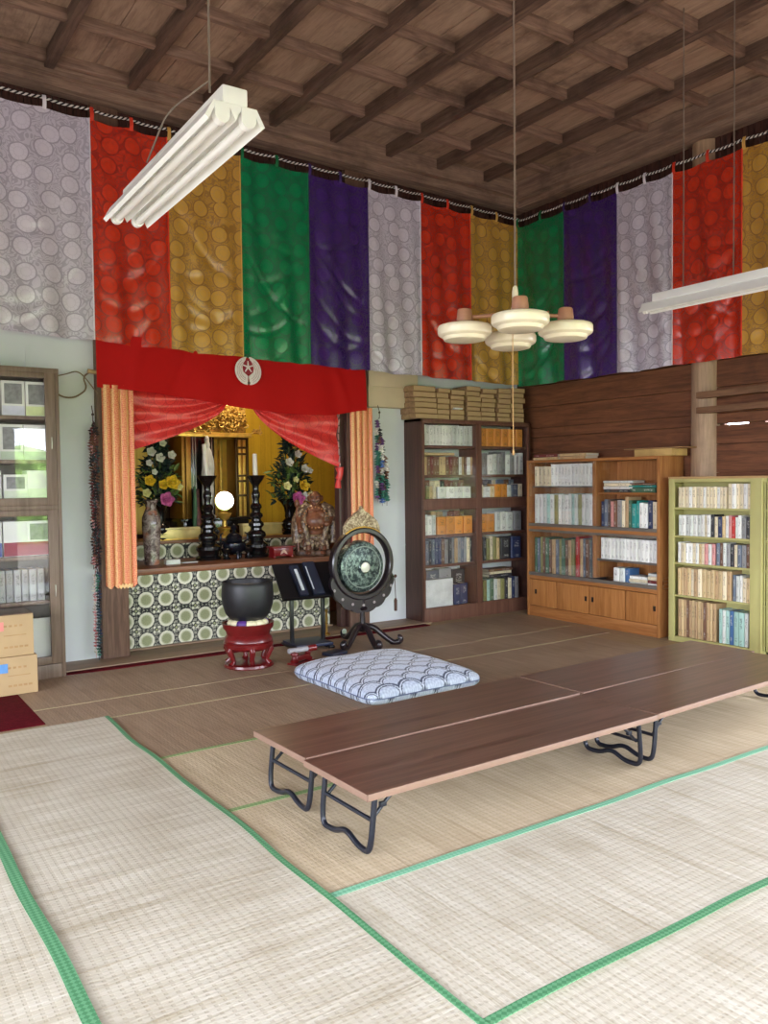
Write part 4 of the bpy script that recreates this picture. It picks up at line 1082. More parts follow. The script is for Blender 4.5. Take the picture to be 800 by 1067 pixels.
for top in (1, 0):
    for j in range(NV + 1):
        for i in range(NU + 1): cols.append(seigaiha(i / NU * WX + .03, j / NV * WY + .02))
    b.grid(NU, NV, lambda i, j: cush(i if top else 1 - i, j, top))
b.build('cover', attrmat('scallop brocade', .5, sheen=.2), t, colors=cols)
b = MB(); P = []
for k in range(120):
    s = k / 120 * 4; q = int(s); f_ = s - q
    uv = [(f_, 0), (1, f_), (1 - f_, 1), (0, 1 - f_)][q]; P.append(cush(uv[0], uv[1], 1))
b.tube(P, .004, 6, closed=True); b.build('piping', plain('blue piping', rgb(96, 108, 140), .6), t)

# ------------------------------------------------------------------ books
def book_material(name, c, ink):
    if name in MATS: return MATS[name]
    N = NT(name); v = N.coord('Generated'); sp = N.n('SeparateXYZ', Vector=v)
    ax = N.math('ABSOLUTE', N.math('SUBTRACT', sp.outputs[0], .5))
    spine = N.math('LESS_THAN', sp.outputs[1], .08)
    strip = N.math('MULTIPLY', N.math('LESS_THAN', ax, .22), spine)
    rnd = N.n('ObjectInfo').outputs['Random']
    zz = N.math('ADD', sp.outputs[2], N.math('MULTIPLY', rnd, .08))
    zone = N.math('MAXIMUM', N.math('MULTIPLY', N.math('GREATER_THAN', zz, .58), N.math('LESS_THAN', zz, .9)), N.math('MULTIPLY', N.math('GREATER_THAN', zz, .12), N.math('LESS_THAN', zz, .24)))
    glyph = N.math('GREATER_THAN', N.n('TexNoise', {'noise_dimensions': '4D'}, Vector=N.n('Mapping', Vector=v, Scale=(4, .1, 26)).outputs[0], W=N.math('MULTIPLY', rnd, 30.0), Scale=1.4, Detail=1.0).outputs[0], .52)
    m = N.math('MULTIPLY', N.math('MULTIPLY', strip, zone), glyph)
    hue = N.n('HueSaturation', Hue=.5, Saturation=1.0, Value=N.math('ADD', .82, N.math('MULTIPLY', rnd, .32)), Color=c)
    N.out(Base_Color=N.mix(N.math('MULTIPLY', m, .5), hue.outputs[0], ink), Roughness=.5)
    MATS[name] = N.m
    return N.m
BK = rgb(40, 38, 40); WH = rgb(230, 226, 216)
PAL = dict(white=(rgb(240, 240, 234), BK), cream=(rgb(232, 218, 186), BK), pale=(rgb(216, 220, 214), BK), tan=(rgb(190, 158, 118), BK), orange=(rgb(222, 146, 60), BK), brown=(rgb(120, 86, 66), WH), maroon=(rgb(120, 50, 50), WH), grey=(rgb(150, 150, 150), BK), dark=(rgb(52, 52, 56), WH), navy=(rgb(44, 56, 92), WH), blue=(rgb(70, 110, 160), WH), green=(rgb(74, 108, 84), WH), teal=(rgb(40, 140, 132), WH), olive=(rgb(142, 140, 88), BK), red=(rgb(190, 48, 44), WH), pink=(rgb(214, 150, 146), BK), slate=(rgb(106, 116, 130), WH), straw=(rgb(212, 186, 140), BK), mint=(rgb(170, 206, 196), BK))
BMESH = {}
def book_mesh(c):
    if c in BMESH: return BMESH[c]
    b = MB()
    # cover: two boards and a slightly rounded spine as one U section
    th = .10
    sec = [(-.5, 1), (-.5, .06), (-.42, .015), (-.25, 0), (.25, 0), (.42, .015), (.5, .06), (.5, 1), (.5 - th, 1), (.5 - th, .08), (-.5 + th, .08), (-.5 + th, 1)]
    n = len(sec); vs = [(p[0], p[1], z) for z in (0, 1) for p in sec]
    fs = [(i, (i + 1) % n, (i + 1) % n + n, i + n) for i in range(n)]
    half = lambda o: [(o + 0, o + 1, o + 10, o + 11), (o + 1, o + 2, o + 3, o + 10), (o + 3, o + 4, o + 9, o + 10), (o + 4, o + 5, o + 6, o + 9), (o + 6, o + 7, o + 8, o + 9)]
    fs += [tuple(reversed(q)) for q in half(0)] + half(n)
    b.add(vs, fs)
    b.cur = 1; b.box(-.5 + th, .5 - th, .08, .97, .015, .985)
    me = b.build('tmp', [book_material('cover ' + c, *PAL[c]), PAPER], smooth=0)
    BMESH[c] = me.data; bpy.data.objects.remove(me); BMESH[c].name = 'book_' + c
    return BMESH[c]
def put_book(c, loc, dims, rz, label, group, rx=None, name='book'):
    o = bpy.data.objects.new(name, book_mesh(c)); COL.objects.link(o)
    o.location = loc; o.scale = dims
    o.rotation_euler = (0, 0, rz) if rx is None else rx
    return tag(o, label, 'book', group)
def row(face, front, a0, a1, zb, n, h, depth, cols, where, hv=.0, wv=.25, tilt=0, kindword='book', first=0):
    """n upright books from a0 to a1 (left to right as seen from the room)"""
    random.seed(int(1000 * (abs(front) + zb + a0)) + n)
    ws = [1 + random.uniform(-wv, wv) for _ in range(n)]; tot = sum(ws); sg = 1 if a1 > a0 else -1
    a = a0
    for k in range(n):
        w = ws[k] / tot * abs(a1 - a0); c = cols[k % len(cols)] if not callable(cols) else cols(k)
        hh = h * (1 - hv * random.random()); ac = a + sg * w / 2; a += sg * w
        off = .012 * random.random()
        loc = (ac, front + off, zb) if face == 'B' else (front + off, ac, zb)
        lab = f'{c} {kindword}, {ORD[k + first]} from left {where}'
        o = put_book(c, loc, (w * .95, depth, hh), 0 if face == 'B' else -PI / 2, lab, kindword + 's ' + where)
        if tilt: o.rotation_euler = (0, tilt, 0) if face == 'B' else (tilt, 0, -PI / 2)
def pick(*cs):
    return lambda k: cs[int(hsh(k, len(cs) + ord(cs[0][0])) * len(cs)) % len(cs)]
def pile(face, front, a, zb, items, where, depth=.2):
    """flat books lying on one another; items: (colour, length, thickness)"""
    z = zb
    for k, (c, l, th) in enumerate(items):
        loc = (a, front, z) if face == 'B' else (front, a, z)
        pos = 'topmost' if k == len(items) - 1 else 'lowest' if k == 0 else ORD[k] + ' up'
        o = put_book(c, (0, 0, 0), (th, depth, l), 0, f'{c} book lying flat, {pos} of pile {where}', 'books lying flat ' + where)
        # thickness becomes height, height runs along the shelf, spine stays outward
        M = RY(PI / 2)
        base = Matrix.Translation(loc) @ RZ(0 if face == 'B' else -PI / 2 ) @ T(-l / 2, 0, th / 2)
        mw = base @ M
        o.rotation_euler = mw.to_euler(); o.location = mw.to_translation(); o.scale = (th, depth, l)
        z += th + .001

# ---- tall brown bookcase against the altar wall
BRN = wood('dark brown veneer', rgb(66, 42, 36), rgb(88, 60, 50), 2, .45, 8, .06)
BRF = wood('brown frame veneer', rgb(92, 60, 48), rgb(116, 80, 66), 2, .45, 8, .06)
Yf = 6.92; X0, X1 = 5.222, 6.81; XL = (5.262, 5.985); XR = (6.055, 6.765); DEP = .37
t = thing('bookcase', 'tall dark brown glazed bookcase with two columns, stacked with brown bundles on top', 'bookcase', ((X0 + X1) / 2, Yf, 0))
cx = (X0 + X1) / 2
def L(b, x0, x1, y0, y1, z0, z1, bev=.003): b.box(x0 - cx, x1 - cx, y0 - Yf, y1 - Yf, z0, z1, bev)
for x in (X0, X1 - .03):
    b = MB(); L(b, x, x + .03, Yf, Yf + DEP, 0, 2.17); b.build('side_panel', BRN, t)
b = MB(); L(b, X0, X1, Yf, Yf + DEP, 2.14, 2.17); b.build('top', BRF, t)
b = MB(); L(b, X0 + .03, X1 - .03, Yf + DEP - .012, Yf + DEP - .002, .1, 2.14); b.build('back', BRN, t)
b = MB(); L(b, X0 + .03, X1 - .03, Yf + .004, Yf + DEP - .02, 0, .14); b.build('base', BRF, t)
b = MB(); L(b, XL[1], XR[0], Yf - .0015, Yf + DEP - .021, .141, 2.139); b.build('divider', BRF, t)
b = MB(); L(b, X0 + .03, X1 - .03, Yf, Yf + DEP - .02, 1.215, 1.305); b.build('middle_rail', BRF, t)
for z in (1.862, 1.545, .9, .58):
    for xa, xb in (XL, XR):
        b = MB(); L(b, xa, xb, Yf + .03, Yf + DEP - .02, z, z + .03); b.build('shelf', BRF, t)
for z0, z1 in ((1.305, 2.14), (.14, 1.215)):
    for xa, xb in (XL, XR):
        b = MB()
        L(b, xa - .022, xa + .004, Yf - .006, Yf + .014, z0, z1); L(b, xb - .004, xb + .022, Yf - .006, Yf + .014, z0, z1)
        L(b, xa + .004, xb - .004, Yf - .006, Yf + .014, z0, z0 + .016); L(b, xa + .004, xb - .004, Yf - .006, Yf + .014, z1 - .016, z1)
        d = b.build('door', BRF, t)
        b = MB(); L(b, xa, xb, Yf + .002, Yf + .006, z0 + .01, z1 - .01, 0); b.build('glass_pane', GLASS, d, smooth=0)
F = Yf + .045
W = 'of brown bookcase'
row('B', F, 5.27, 5.98, 1.893, 15, .22, .2, lambda k: 'white' if k < 9 else 'pale', 'on top left shelf ' + W, .05)
row('B', F, 6.06, 6.75, 1.893, 6, .2, .24, ['orange'], 'on top right shelf ' + W, .0, .05, kindword='file box')
row('B', F, 5.27, 5.98, 1.576, 17, .2, .18, lambda k: ['straw', 'straw', 'brown', 'maroon', 'brown', 'brown'][k % 6] if k < 12 else ['white', 'tan', 'brown'][k % 3], 'on second left shelf ' + W, .04)
pile('B', F + .01, 5.50, 1.786, [('straw', .44, .03)], 'on second left shelf of brown bookcase', .17)
row('B', F, 6.06, 6.75, 1.576, 10, .26, .22, ['pale', 'grey', 'white', 'pale', 'grey', 'grey'], 'on second right shelf ' + W, .16)
row('B', F + .15, 5.27, 5.98, 1.306, 10, .215, .14, pick('brown', 'cream', 'dark', 'maroon'), 'at back of third left shelf ' + W, .05)
row('B', F, 5.27, 5.46, 1.306, 4, .165, .13, ['cream', 'olive', 'straw', 'cream'], 'at front of third left shelf ' + W, .1)
row('B', F, 5.48, 5.96, 1.306, 4, .14, .13, ['white'], 'on third left shelf ' + W, 0, .08, kindword='binder')
row('B', F + .15, 6.06, 6.74, 1.306, 10, .215, .14, pick('brown', 'dark', 'cream', 'slate'), 'at back of third right shelf ' + W, .05)
row('B', F, 6.06, 6.74, 1.306, 8, .165, .13, ['cream', 'white', 'straw', 'orange', 'orange', 'pale', 'slate', 'cream'], 'at front of third right shelf ' + W, .2)
row('B', F + .15, 5.27, 5.98, .931, 9, .25, .14, pick('brown', 'tan', 'grey', 'maroon'), 'at back of fourth left shelf ' + W, .06)
row('B', F, 5.27, 5.46, .931, 3, .22, .13, ['pale', 'white', 'pale'], 'at front of fourth left shelf ' + W, .08)
row('B', F, 5.47, 5.97, .931, 4, .19, .14, ['orange'], 'on fourth left shelf ' + W, 0, .05, kindword='file box')
row('B', F, 6.06, 6.30, .931, 2, .2, .14, ['orange'], 'on fourth right shelf ' + W, 0, .05, kindword='file box')
row('B', F, 6.31, 6.72, .931, 4, .22, .16, ['pale', 'white', 'pale', 'grey'], 'at front of fourth right shelf ' + W, .05)
row('B', F, 5.27, 5.96, .611, 16, .28, .2, ['grey', 'slate', 'dark', 'slate', 'navy', 'navy', 'brown', 'grey', 'dark', 'grey', 'tan', 'grey', 'slate', 'grey', 'cream', 'dark'], 'on fifth left shelf ' + W, .1)
row('B', F, 6.07, 6.38, .611, 6, .27, .2, ['olive', 'dark', 'olive', 'cream', 'olive', 'straw'], 'on fifth right shelf ' + W, .15)
row('B', F + .01, 6.40, 6.72, .611, 2, .25, .2, ['dark', 'navy'], 'on fifth right shelf ' + W, .05, .2, kindword='slipcase')
row('B', F + .14, 5.28, 5.97, .15, 4, .40, .12, ['brown', 'slate', 'grey', 'dark'], 'at back of bottom left shelf ' + W, .08, .2, kindword='album')
b = MB(); b.box(-.20, .20, 0, .06, 0, .30, .004)
tag(b.build('white_board_box', plain('white card', rgb(222, 224, 224), .6), loc=(5.475, F, .15)), 'large blank white box on the bottom shelf of the tall brown bookcase', 'box')
row('B', F, 5.70, 5.90, .15, 2, .23, .12, ['navy'], 'on bottom left shelf ' + W, .04, .1, kindword='slipcase')
row('B', F, 6.07, 6.66, .15, 11, .25, .14, ['dark', 'olive', 'mint', 'green', 'pale', 'cream', 'olive', 'dark', 'cream', 'navy', 'grey'], 'on bottom right shelf ' + W, .1)
pile('B', F + .02, 6.40, .405, [('dark', .34, .035), ('cream', .32, .03), ('brown', .36, .03)], 'on bottom right shelf of brown bookcase', .15)

# brown paper bundles stacked on that bookcase
KRAFT = wood('brown paper bundle', rgb(136, 106, 74), rgb(164, 132, 96), 0, .8, 6, .3, bump=.2)
KRAFT2 = wood('pale page edges', rgb(170, 142, 104), rgb(190, 162, 122), 0, .8, 30, .04, bump=.3)
stacks = [(5.30, .30, 6), (5.545, .17, 6), (5.745, .19, 6), (5.97, .2, 7), (6.19, .21, 7), (6.42, .19, 7), (6.64, .2, 7)]
for si, (xc, w, n) in enumerate(stacks):
    z = 2.172; random.seed(si + 40)
    for k in range(n):
        th = .338 / 6 * random.uniform(.85, 1.1) if n > 4 else .06
        o = MB(); dx = random.uniform(-.012, .012); d = .26
        o.box(-w / 2, w / 2, 0, d, 0, th - .002, .006); o.cur = 1; o.box(-w / 2 + .006, w / 2 - .006, -.003, .01, .006, th - .008, .0)
        pos = 'topmost' if k == n - 1 else 'lowest' if k == 0 else ORD[k] + ' from the bottom'
        q = o.build('paper_bundle', [KRAFT, KRAFT2], loc=(xc + dx + .012, 6.945 + random.uniform(0, .025), z), rz=random.uniform(-.03, .03))
        tag(q, f'brown paper bundle, {pos} of the {ORD[si]} stack on the brown bookcase', 'paper bundle', 'paper bundles stacked on the brown bookcase')
        z += th
b = MB(); b.box(-.06, .06, 0, .2, 0, .016, .003)
tag(b.build('white_booklet', plain('white card', rgb(222, 224, 224)), loc=(5.745, 6.925, 2.172 + .115), rz=.05), 'white booklet sticking out of the third bundle stack on the bookcase', 'booklet')

# ---- oak cabinet with sliding glass, facing the room from the plank wall
OAK = wood('orange oak veneer', rgb(148, 94, 50), rgb(178, 122, 72), 2, .4, 9, .06)
OAKD = wood('orange oak boards', rgb(144, 90, 46), rgb(174, 116, 66), 0, .4, 9, .06)
OAKDOOR = wood('oak door veneer', rgb(152, 96, 48), rgb(180, 122, 68), 2, .4, 12, .05)
TRACK = plain('grey sliding track', rgb(112, 104, 96), .4, .2)
Xf = 6.5; Ya, Yb = 6.665, 4.905; ZT = 1.725; XD = .365
t = thing('glass_cabinet', 'orange oak cabinet with sliding glass above small doors, against the plank wall', 'cabinet', (Xf, (Ya + Yb) / 2, 0), -PI / 2)
# local: x = left to right seen from the room (towards -y), y = depth into the wall
ym = (Ya + Yb) / 2
def LC(b, ya, yb, d0, d1, z0, z1, bev=.003): b.box(ym - ya, ym - yb, d0, d1, z0, z1, bev)
for ya, yb in ((Ya, Ya - .03), (Yb + .03, Yb)):
    b = MB(); LC(b, ya, yb, 0, XD, 0, ZT); b.build('side_panel', OAK, t)
b = MB(); LC(b, Ya - .03, Yb + .03, 0, XD, ZT - .03, ZT); b.build('top', OAKD, t)
b = MB(); LC(b, Ya - .03, Yb + .03, XD - .012, XD - .002, .02, ZT - .03); b.build('back', OAK, t)
b = MB(); LC(b, 5.745, 5.695, .03, XD - .015, .5, ZT - .03); b.build('divider', OAK, t)
b = MB(); LC(b, Ya - .03, Yb + .03, .002, XD - .015, .965, 1.0); b.build('middle_shelf', OAKD, t)
b = MB(); LC(b, Ya - .03, Yb + .03, -.004, .03, 1.0, 1.03); LC(b, Ya - .03, Yb + .03, -.002, .03, .94, .966); b.build('upper_track', TRACK, t)
b = MB(); LC(b, Ya - .03, Yb + .03, .002, XD - .015, .415, .46); b.build('lower_shelf', OAKD, t)
b = MB(); LC(b, Ya - .03, Yb + .03, -.004, .035, .455, .49); b.build('lower_track', TRACK, t)
b = MB(); LC(b, Ya - .03, Yb + .03, .006, XD - .015, 0, .115); b.build('plinth', OAKD, t)
b = MB(); LC(b, Ya - .03, 5.745, .06, XD - .015, 1.425, 1.44); b.build('shelf', TRACK, t)
b = MB(); LC(b, 5.695, Yb + .03, .06, XD - .015, 1.355, 1.375); b.build('shelf', OAKD, t)
b = MB(); LC(b, 5.695, Yb + .03, .04, XD - .015, .68, .70); b.build('shelf', TRACK, t)
for (ya, yb, hy) in ((Ya - .03, 6.225, 6.53), (6.215, 5.77, 5.81), (5.76, 5.31, 5.72), (5.30, Yb + .03, 4.96)):
    b = MB(); LC(b, ya, yb, .0, .02, .12, .41); d = b.build('door', OAKDOOR, t)
    b = MB(); LC(b, hy + .014, hy - .014, -.003, .001, .25, .30, .001); b.build('handle', plain('dark recessed pull', rgb(40, 28, 24), .4, .3), d)
for (z0, z1) in ((1.03, ZT - .03), (.49, .94)):
    for (ya, yb, dd) in ((Ya - .03, 5.72, .006), (6.2, 5.38, .02)):
        b = MB(); LC(b, ya, yb, dd, dd + .005, z0, z1, 0); g = b.build('sliding_glass', GLASS, t, smooth=0)
FX = Xf + .05; W = 'of oak cabinet'
row('R', FX, 6.60, 6.36, 1.441, 4, .215, .18, ['cream'], 'on top left shelf ' + W, .02, .1)
row('R', FX, 6.35, 5.76, 1.441, 12, .235, .18, ['white'], 'in white set on top left shelf ' + W, .0, .05)
row('R', FX, 6.60, 5.76, 1.031, 16, .33, .22, ['pale', 'white', 'pale', 'mint', 'pale', 'olive', 'white'], 'on second left shelf ' + W, .05)
row('R', FX, 6.60, 6.02, .461, 13, .42, .22, ['green', 'slate', 'olive', 'brown', 'green', 'brown', 'tan', 'slate', 'olive', 'green', 'brown', 'tan', 'olive'], 'on lower left shelf ' + W, .06, kindword='art book')
row('R', FX, 6.0, 5.78, .461, 5, .45, .22, ['red', 'tan', 'slate', 'brown', 'dark'], 'at far end of lower left shelf ' + W, .12, kindword='art book')
row('R', FX, 5.66, 4.97, 1.031, 15, .30, .2, ['navy', 'slate', 'dark', 'pink', 'brown', 'grey', 'cream', 'tan', 'green', 'teal', 'teal', 'white', 'white', 'navy', 'cream'], 'on second right shelf ' + W, .25, .4)
row('R', FX, 5.66, 4.97, .701, 15, .215, .18, ['white'], 'in white set on lower right shelf ' + W, .0, .05)
row('R', FX, 5.50, 5.30, .461, 3, .17, .15, ['white', 'pale', 'blue'], 'on bottom right shelf ' + W, .1)
pile('R', FX, 5.19, .461, [('pale', .2, .035), ('cream', .22, .03), ('white', .2, .03)], 'on bottom right shelf of oak cabinet, middle', .16)
pile('R', FX, 4.99, .461, [('white', .17, .04), ('maroon', .17, .03), ('cream', .17, .035), ('pale', .16, .03)], 'on bottom right shelf of oak cabinet, end', .16)
pile('R', FX, 5.44, 1.376, [('dark', .34, .03), ('white', .36, .03), ('cream', .34, .03), ('pale', .36, .025)], 'on the top right shelf of oak cabinet', .2)
pile('R', FX, 5.14, 1.376, [('green', .30, .05), ('teal', .32, .02), ('brown', .30, .02)], 'on top right shelf of oak cabinet, end', .2)
# things on its top
pile('R', 6.56, 6.44, 1.726, [('straw', .36, .03), ('maroon', .34, .03)], 'atop oak cabinet near the brown bookcase', .22)
pile('R', 6.56, 6.05, 1.726, [('tan', .34, .03), ('straw', .36, .03)], 'atop oak cabinet toward its middle', .22)
t = thing('lidded_box', 'flat tan box with a wide board lid on top of the oak cabinet', 'box', (6.7, 5.03, 1.726), -PI / 2)
b = MB(); b.box(-.23, .20, -.12, .12, 0, .068, .004); b.build('body', plain('tan card', rgb(190, 156, 96), .7), t)
b = MB(); b.box(-.34, .32, -.14, .14, .069, .08, .002); b.build('lid', plain('brown board', rgb(150, 112, 74), .7), t)

# ---- pale green steel bookcase
OLV = plain('pale green steel', rgb(186, 180, 118), .42, var=.05, scale=4)
Xg = 6.5; Ga, Gb = 4.80, 3.40; GD_ = .2; ZG = 1.505; gm = (Ga + Gb) / 2
t = thing('steel_bookcase', 'pale green steel bookcase packed with books at the edge of the tables', 'bookcase', (Xg, gm, 0), -PI / 2)
def LG(b, ya, yb, d0, d1, z0, z1, bev=.002): b.box(gm - ya, gm - yb, d0, d1, z0, z1, bev)
for ya, yb in ((Ga, Ga - .02), (Gb + .02, Gb)):
    b = MB(); LG(b, ya, yb, 0, GD_, 0, ZG); b.build('side_panel', OLV, t)
b = MB(); LG(b, Ga, Ga - .06, -.004, .012, 0, ZG); LG(b, Ga - .06, Gb, -.004, .012, ZG - .03, ZG); LG(b, Ga - .06, Gb, -.004, .012, 0, .05); b.build('front_frame', OLV, t)
b = MB(); LG(b, Ga, Gb, -.01, GD_, ZG, ZG + .02); b.build('top', wood('tan top board', rgb(170, 136, 90), rgb(196, 160, 112), 0, .5), t)
b = MB(); LG(b, Ga - .02, Gb + .02, GD_ - .01, GD_ - .002, .02, ZG); b.build('back', OLV, t)
b = MB(); LG(b, 3.985, 3.87, -.012, .03, 0, ZG); LG(b, 3.885, 3.872, -.022, .0, .02, ZG - .02); LG(b, 3.84, 3.40, -.004, .012, .0, ZG); LG(b, 3.86, 3.85, -.006, .0, .02, ZG); b.build('sliding_door', OLV, t)
for z in (.05, .436, .735, .985, 1.243):
    b = MB(); LG(b, Ga - .02, Gb + .02, .004, GD_ - .01, z - .018, z); b.build('shelf', OLV, t)
GX = Xg + .018; W = 'of green bookcase'
row('R', GX, 4.72, 4.23, 1.243, 14, .19, .15, ['cream', 'cream', 'cream', 'white'], 'on top shelf ' + W, .03)
row('R', GX, 4.22, 4.0, 1.243, 6, .215, .15, ['cream', 'white', 'cream'], 'end of top shelf ' + W, .0)
row('R', GX, 4.72, 4.0, .985, 20, .2, .15, ['pale', 'white', 'pale', 'pale', 'white', 'pale', 'white', 'cream', 'white', 'dark', 'cream', 'navy', 'straw', 'white', 'pink', 'red', 'pale', 'white', 'grey', 'dark'], 'on second shelf ' + W, .1)
row('R', GX, 4.72, 4.34, .735, 11, .19, .15, ['white', 'cream', 'white', 'white', 'cream', 'white', 'straw', 'cream', 'pink', 'white', 'pink'], 'on third shelf ' + W, .06)
row('R', GX, 4.33, 4.0, .735, 9, .205, .15, ['slate', 'brown', 'pale', 'grey', 'dark', 'cream', 'slate', 'grey', 'brown'], 'end of third shelf ' + W, .06)
row('R', GX, 4.72, 4.18, .436, 14, .255, .16, ['straw', 'straw', 'tan', 'straw', 'cream', 'tan', 'cream', 'straw'], 'on fourth shelf ' + W, .05)
row('R', GX, 4.17, 4.0, .436, 5, .24, .16, ['slate', 'pale', 'white', 'cream', 'straw'], 'end of fourth shelf ' + W, .15)
row('R', GX, 4.72, 4.33, .051, 13, .345, .16, ['tan', 'straw', 'tan', 'brown', 'tan', 'straw'], 'on bottom shelf ' + W, .03)
row('R', GX, 4.30, 4.02, .051, 7, .30, .16, ['mint', 'pale', 'mint', 'blue', 'mint'], 'end of bottom shelf ' + W, .03)

# ------------------------------------------------------------------ glazed cabinet on the left with boxes before it
TAUPE = wood('taupe brown veneer', rgb(92, 74, 62), rgb(118, 98, 84), 2, .45, 8, .06)
Yc = 6.73; C0, C1 = .46, 1.555; cm = (C0 + C1) / 2; CD = .40
t = thing('display_cabinet', 'taupe brown glass-door cabinet against the white wall beside the altar', 'cabinet', (cm, Yc, 0))
def LL(b, x0, x1, y0, y1, z0, z1, bev=.003): b.box(x0 - cm, x1 - cm, y0, y1, z0, z1, bev)
for x in (C0, C1 - .028):
    b = MB(); LL(b, x, x + .028, 0, CD, 0, 2.41); b.build('side_panel', TAUPE, t)
b = MB(); LL(b, C0, C1, -.004, CD, 2.385, 2.42); b.build('top', TAUPE, t)
b = MB(); LL(b, C0 + .028, C1 - .028, CD - .012, CD - .002, 0, 2.385); b.build('back', plain('cabinet back', rgb(110, 100, 92), .6), t)
b = MB(); LL(b, C0 + .028, C1 - .028, .004, CD - .02, 0, .115); b.build('base', TAUPE, t)
b = MB(); LL(b, C0 + .028, C1 - .028, .0, CD - .02, 1.325, 1.36); b.build('middle_rail', TAUPE, t)
for z in (2.02, 1.683, .94, .59):
    b = MB(); LL(b, C0 + .028, C1 - .028, .03, CD - .02, z - .0, z + .03); b.build('shelf', TAUPE, t)
for z0, z1 in ((1.36, 2.385), (.12, 1.325)):
    for x0, x1 in ((C0 + .03, cm - .002), (cm + .002, C1 - .03)):
        b = MB(); w = .075
        LL(b, x0, x0 + w * .6, -.004, .018, z0, z1); LL(b, x1 - w, x1, -.004, .018, z0, z1); LL(b, x0 + w * .6, x1 - w, -.004, .018, z0, z0 + .06); LL(b, x0 + w * .6, x1 - w, -.004, .018, z1 - .045, z1)
        d = b.build('door', TAUPE, t)
        b = MB(); LL(b, x0 + w * .5, x1 - w + .01, .006, .010, z0 + .05, z1 - .04, 0); b.build('glass_pane', GLASS, d, smooth=0)
        b = MB(); hx = x1 - w * .45; b.tube([(hx - cm, -.006, (z0 + z1) / 2 - .045 - .03), (hx - cm, -.012, (z0 + z1) / 2 - .03), (hx - cm, -.006, (z0 + z1) / 2 + .015)], .004, 6); b.build('handle', plain('steel pull', rgb(180, 176, 170), .3, .8), d)
# boxed books inside: white slipcases with a grey cover picture
WB = plain('white slipcase', rgb(216, 216, 214), .6, var=.03); GB = plain('grey cover print', rgb(120, 120, 124), .6, var=.25, scale=25); LB = plain('lilac label', rgb(196, 196, 214), .6); RB = plain('crimson label', rgb(140, 30, 56), .6); BB = plain('blue label', rgb(70, 84, 150), .6)
def boxed(x, z, w, h, label, low, lowm, pic=True):
    t = thing('boxed_set', label, 'boxed book', (x, Yc + .06, z), 0, 'white boxed volumes behind the cabinet glass')
    b = MB(); b.box(-w / 2, w / 2, 0, .2, 0, h, .003); b.build('slipcase', WB, t)
    if pic:
        b = MB(); b.box(-w / 2 + .02, w / 2 - .02, -.002, .004, h * low + .01, h * .92, 0); b.build('cover_print', GB, t, smooth=0)
    b = MB(); b.box(-w / 2 + .002, w / 2 - .002, -.002, .004, .004, h * low - .005, 0); b.build('label_band', lowm, t, smooth=0)
for k, x in enumerate((.86, 1.05, 1.235, 1.405)):
    boxed(x, 2.051, .165, .265, f'white boxed volume with grey picture, {ORD[k]} on the top shelf of the taupe cabinet', .3, LB if k != 3 else plain('lime label', rgb(206, 214, 160), .6))
    boxed(x - .02, 1.714, .165, .27, f'white boxed volume with grey picture, {ORD[k]} on the second shelf of the taupe cabinet', .25, plain('sage label', rgb(176, 190, 170), .6), k != 3)
    boxed(x, 1.361, .17, .24 + .03 * (k % 2), f'white boxed volume, {ORD[k]} on the third shelf of the taupe cabinet', .5, plain('pale sage band', rgb(200, 208, 190), .6), k < 3)
    boxed(x - .01, .971, .175, .27, f'white and crimson boxed volume, {ORD[k]} on the fourth shelf of the taupe cabinet', .42, RB if k != 1 else BB, k == 3)
row('B', Yc + .06, .80, 1.43, .621, 11, .245, .2, ['grey'], 'on fifth shelf of taupe cabinet', .0, .04)
b = MB(); b.box(-.12, .12, 0, .02, 0, .36, .002)
tag(b.build('paper_folder', WB, loc=(1.36, Yc + .08, .116)), 'white paper folder standing on the lowest shelf of the taupe cabinet', 'folder')

CARD = plain('corrugated card', rgb(172, 144, 106), .75, var=.06, scale=5)
CARDP = plain('brown print', rgb(160, 126, 86), .8)
def carton(label, x0, x1, y0, y1, z0, z1, blue, open_):
    t = thing('cardboard_box', label, 'box', ((x0 + x1) / 2, (y0 + y1) / 2, z0), 0)
    w, d, h = (x1 - x0) / 2, (y1 - y0) / 2, z1 - z0
    b = MB(); b.box(-w, w, -d, d, 0, h, .004); b.build('carton', CARD, t)
    if open_:
        b = MB(); b.box(-w, w, -d - .0, -d + .004, 0, .12, 0, T(0, 0, h - .004) @ T(0, -d, 0) @ RX(math.radians(-78)) @ T(0, d, 0)) if False else b.box(-w + .002, w - .002, -d + .01, d - .01, h - .001, h + .006, .001)
        b.build('flap', plain('dark tape flap', rgb(96, 74, 56), .5), t)
    b = MB()
    for q in range(5): b.box(w - .20 + q * .034, w - .175 + q * .034, -d - .0015, -d + .001, .06, .075, 0)
    b.box(w - .2, w - .05, -d - .0015, -d + .001, h * .5, h * .5 + .006, 0)
    for q in range(4): b.box(w - .2 + q * .035, w - .18 + q * .035, -d - .0015, -d + .001, h - .085, h - .07, 0)
    b.build('print', CARDP, t, smooth=0)
    b = MB(); b.box(w - .33, w - .20, -d - .002, -d + .001, h - .11, h - .045, 0); b.build('label', plain('blue label sticker', rgb(90, 140, 200), .5) if blue else plain('red white sticker', rgb(214, 130, 120), .5), t, smooth=0)
carton('cardboard box stacked on another box in front of the taupe cabinet', .66, 1.25, 6.365, 6.70, .287, .585, False, True)
carton('cardboard box with a blue sticker, standing on the carpet under another box', .64, 1.268, 6.35, 6.70, .009, .285, True, False)

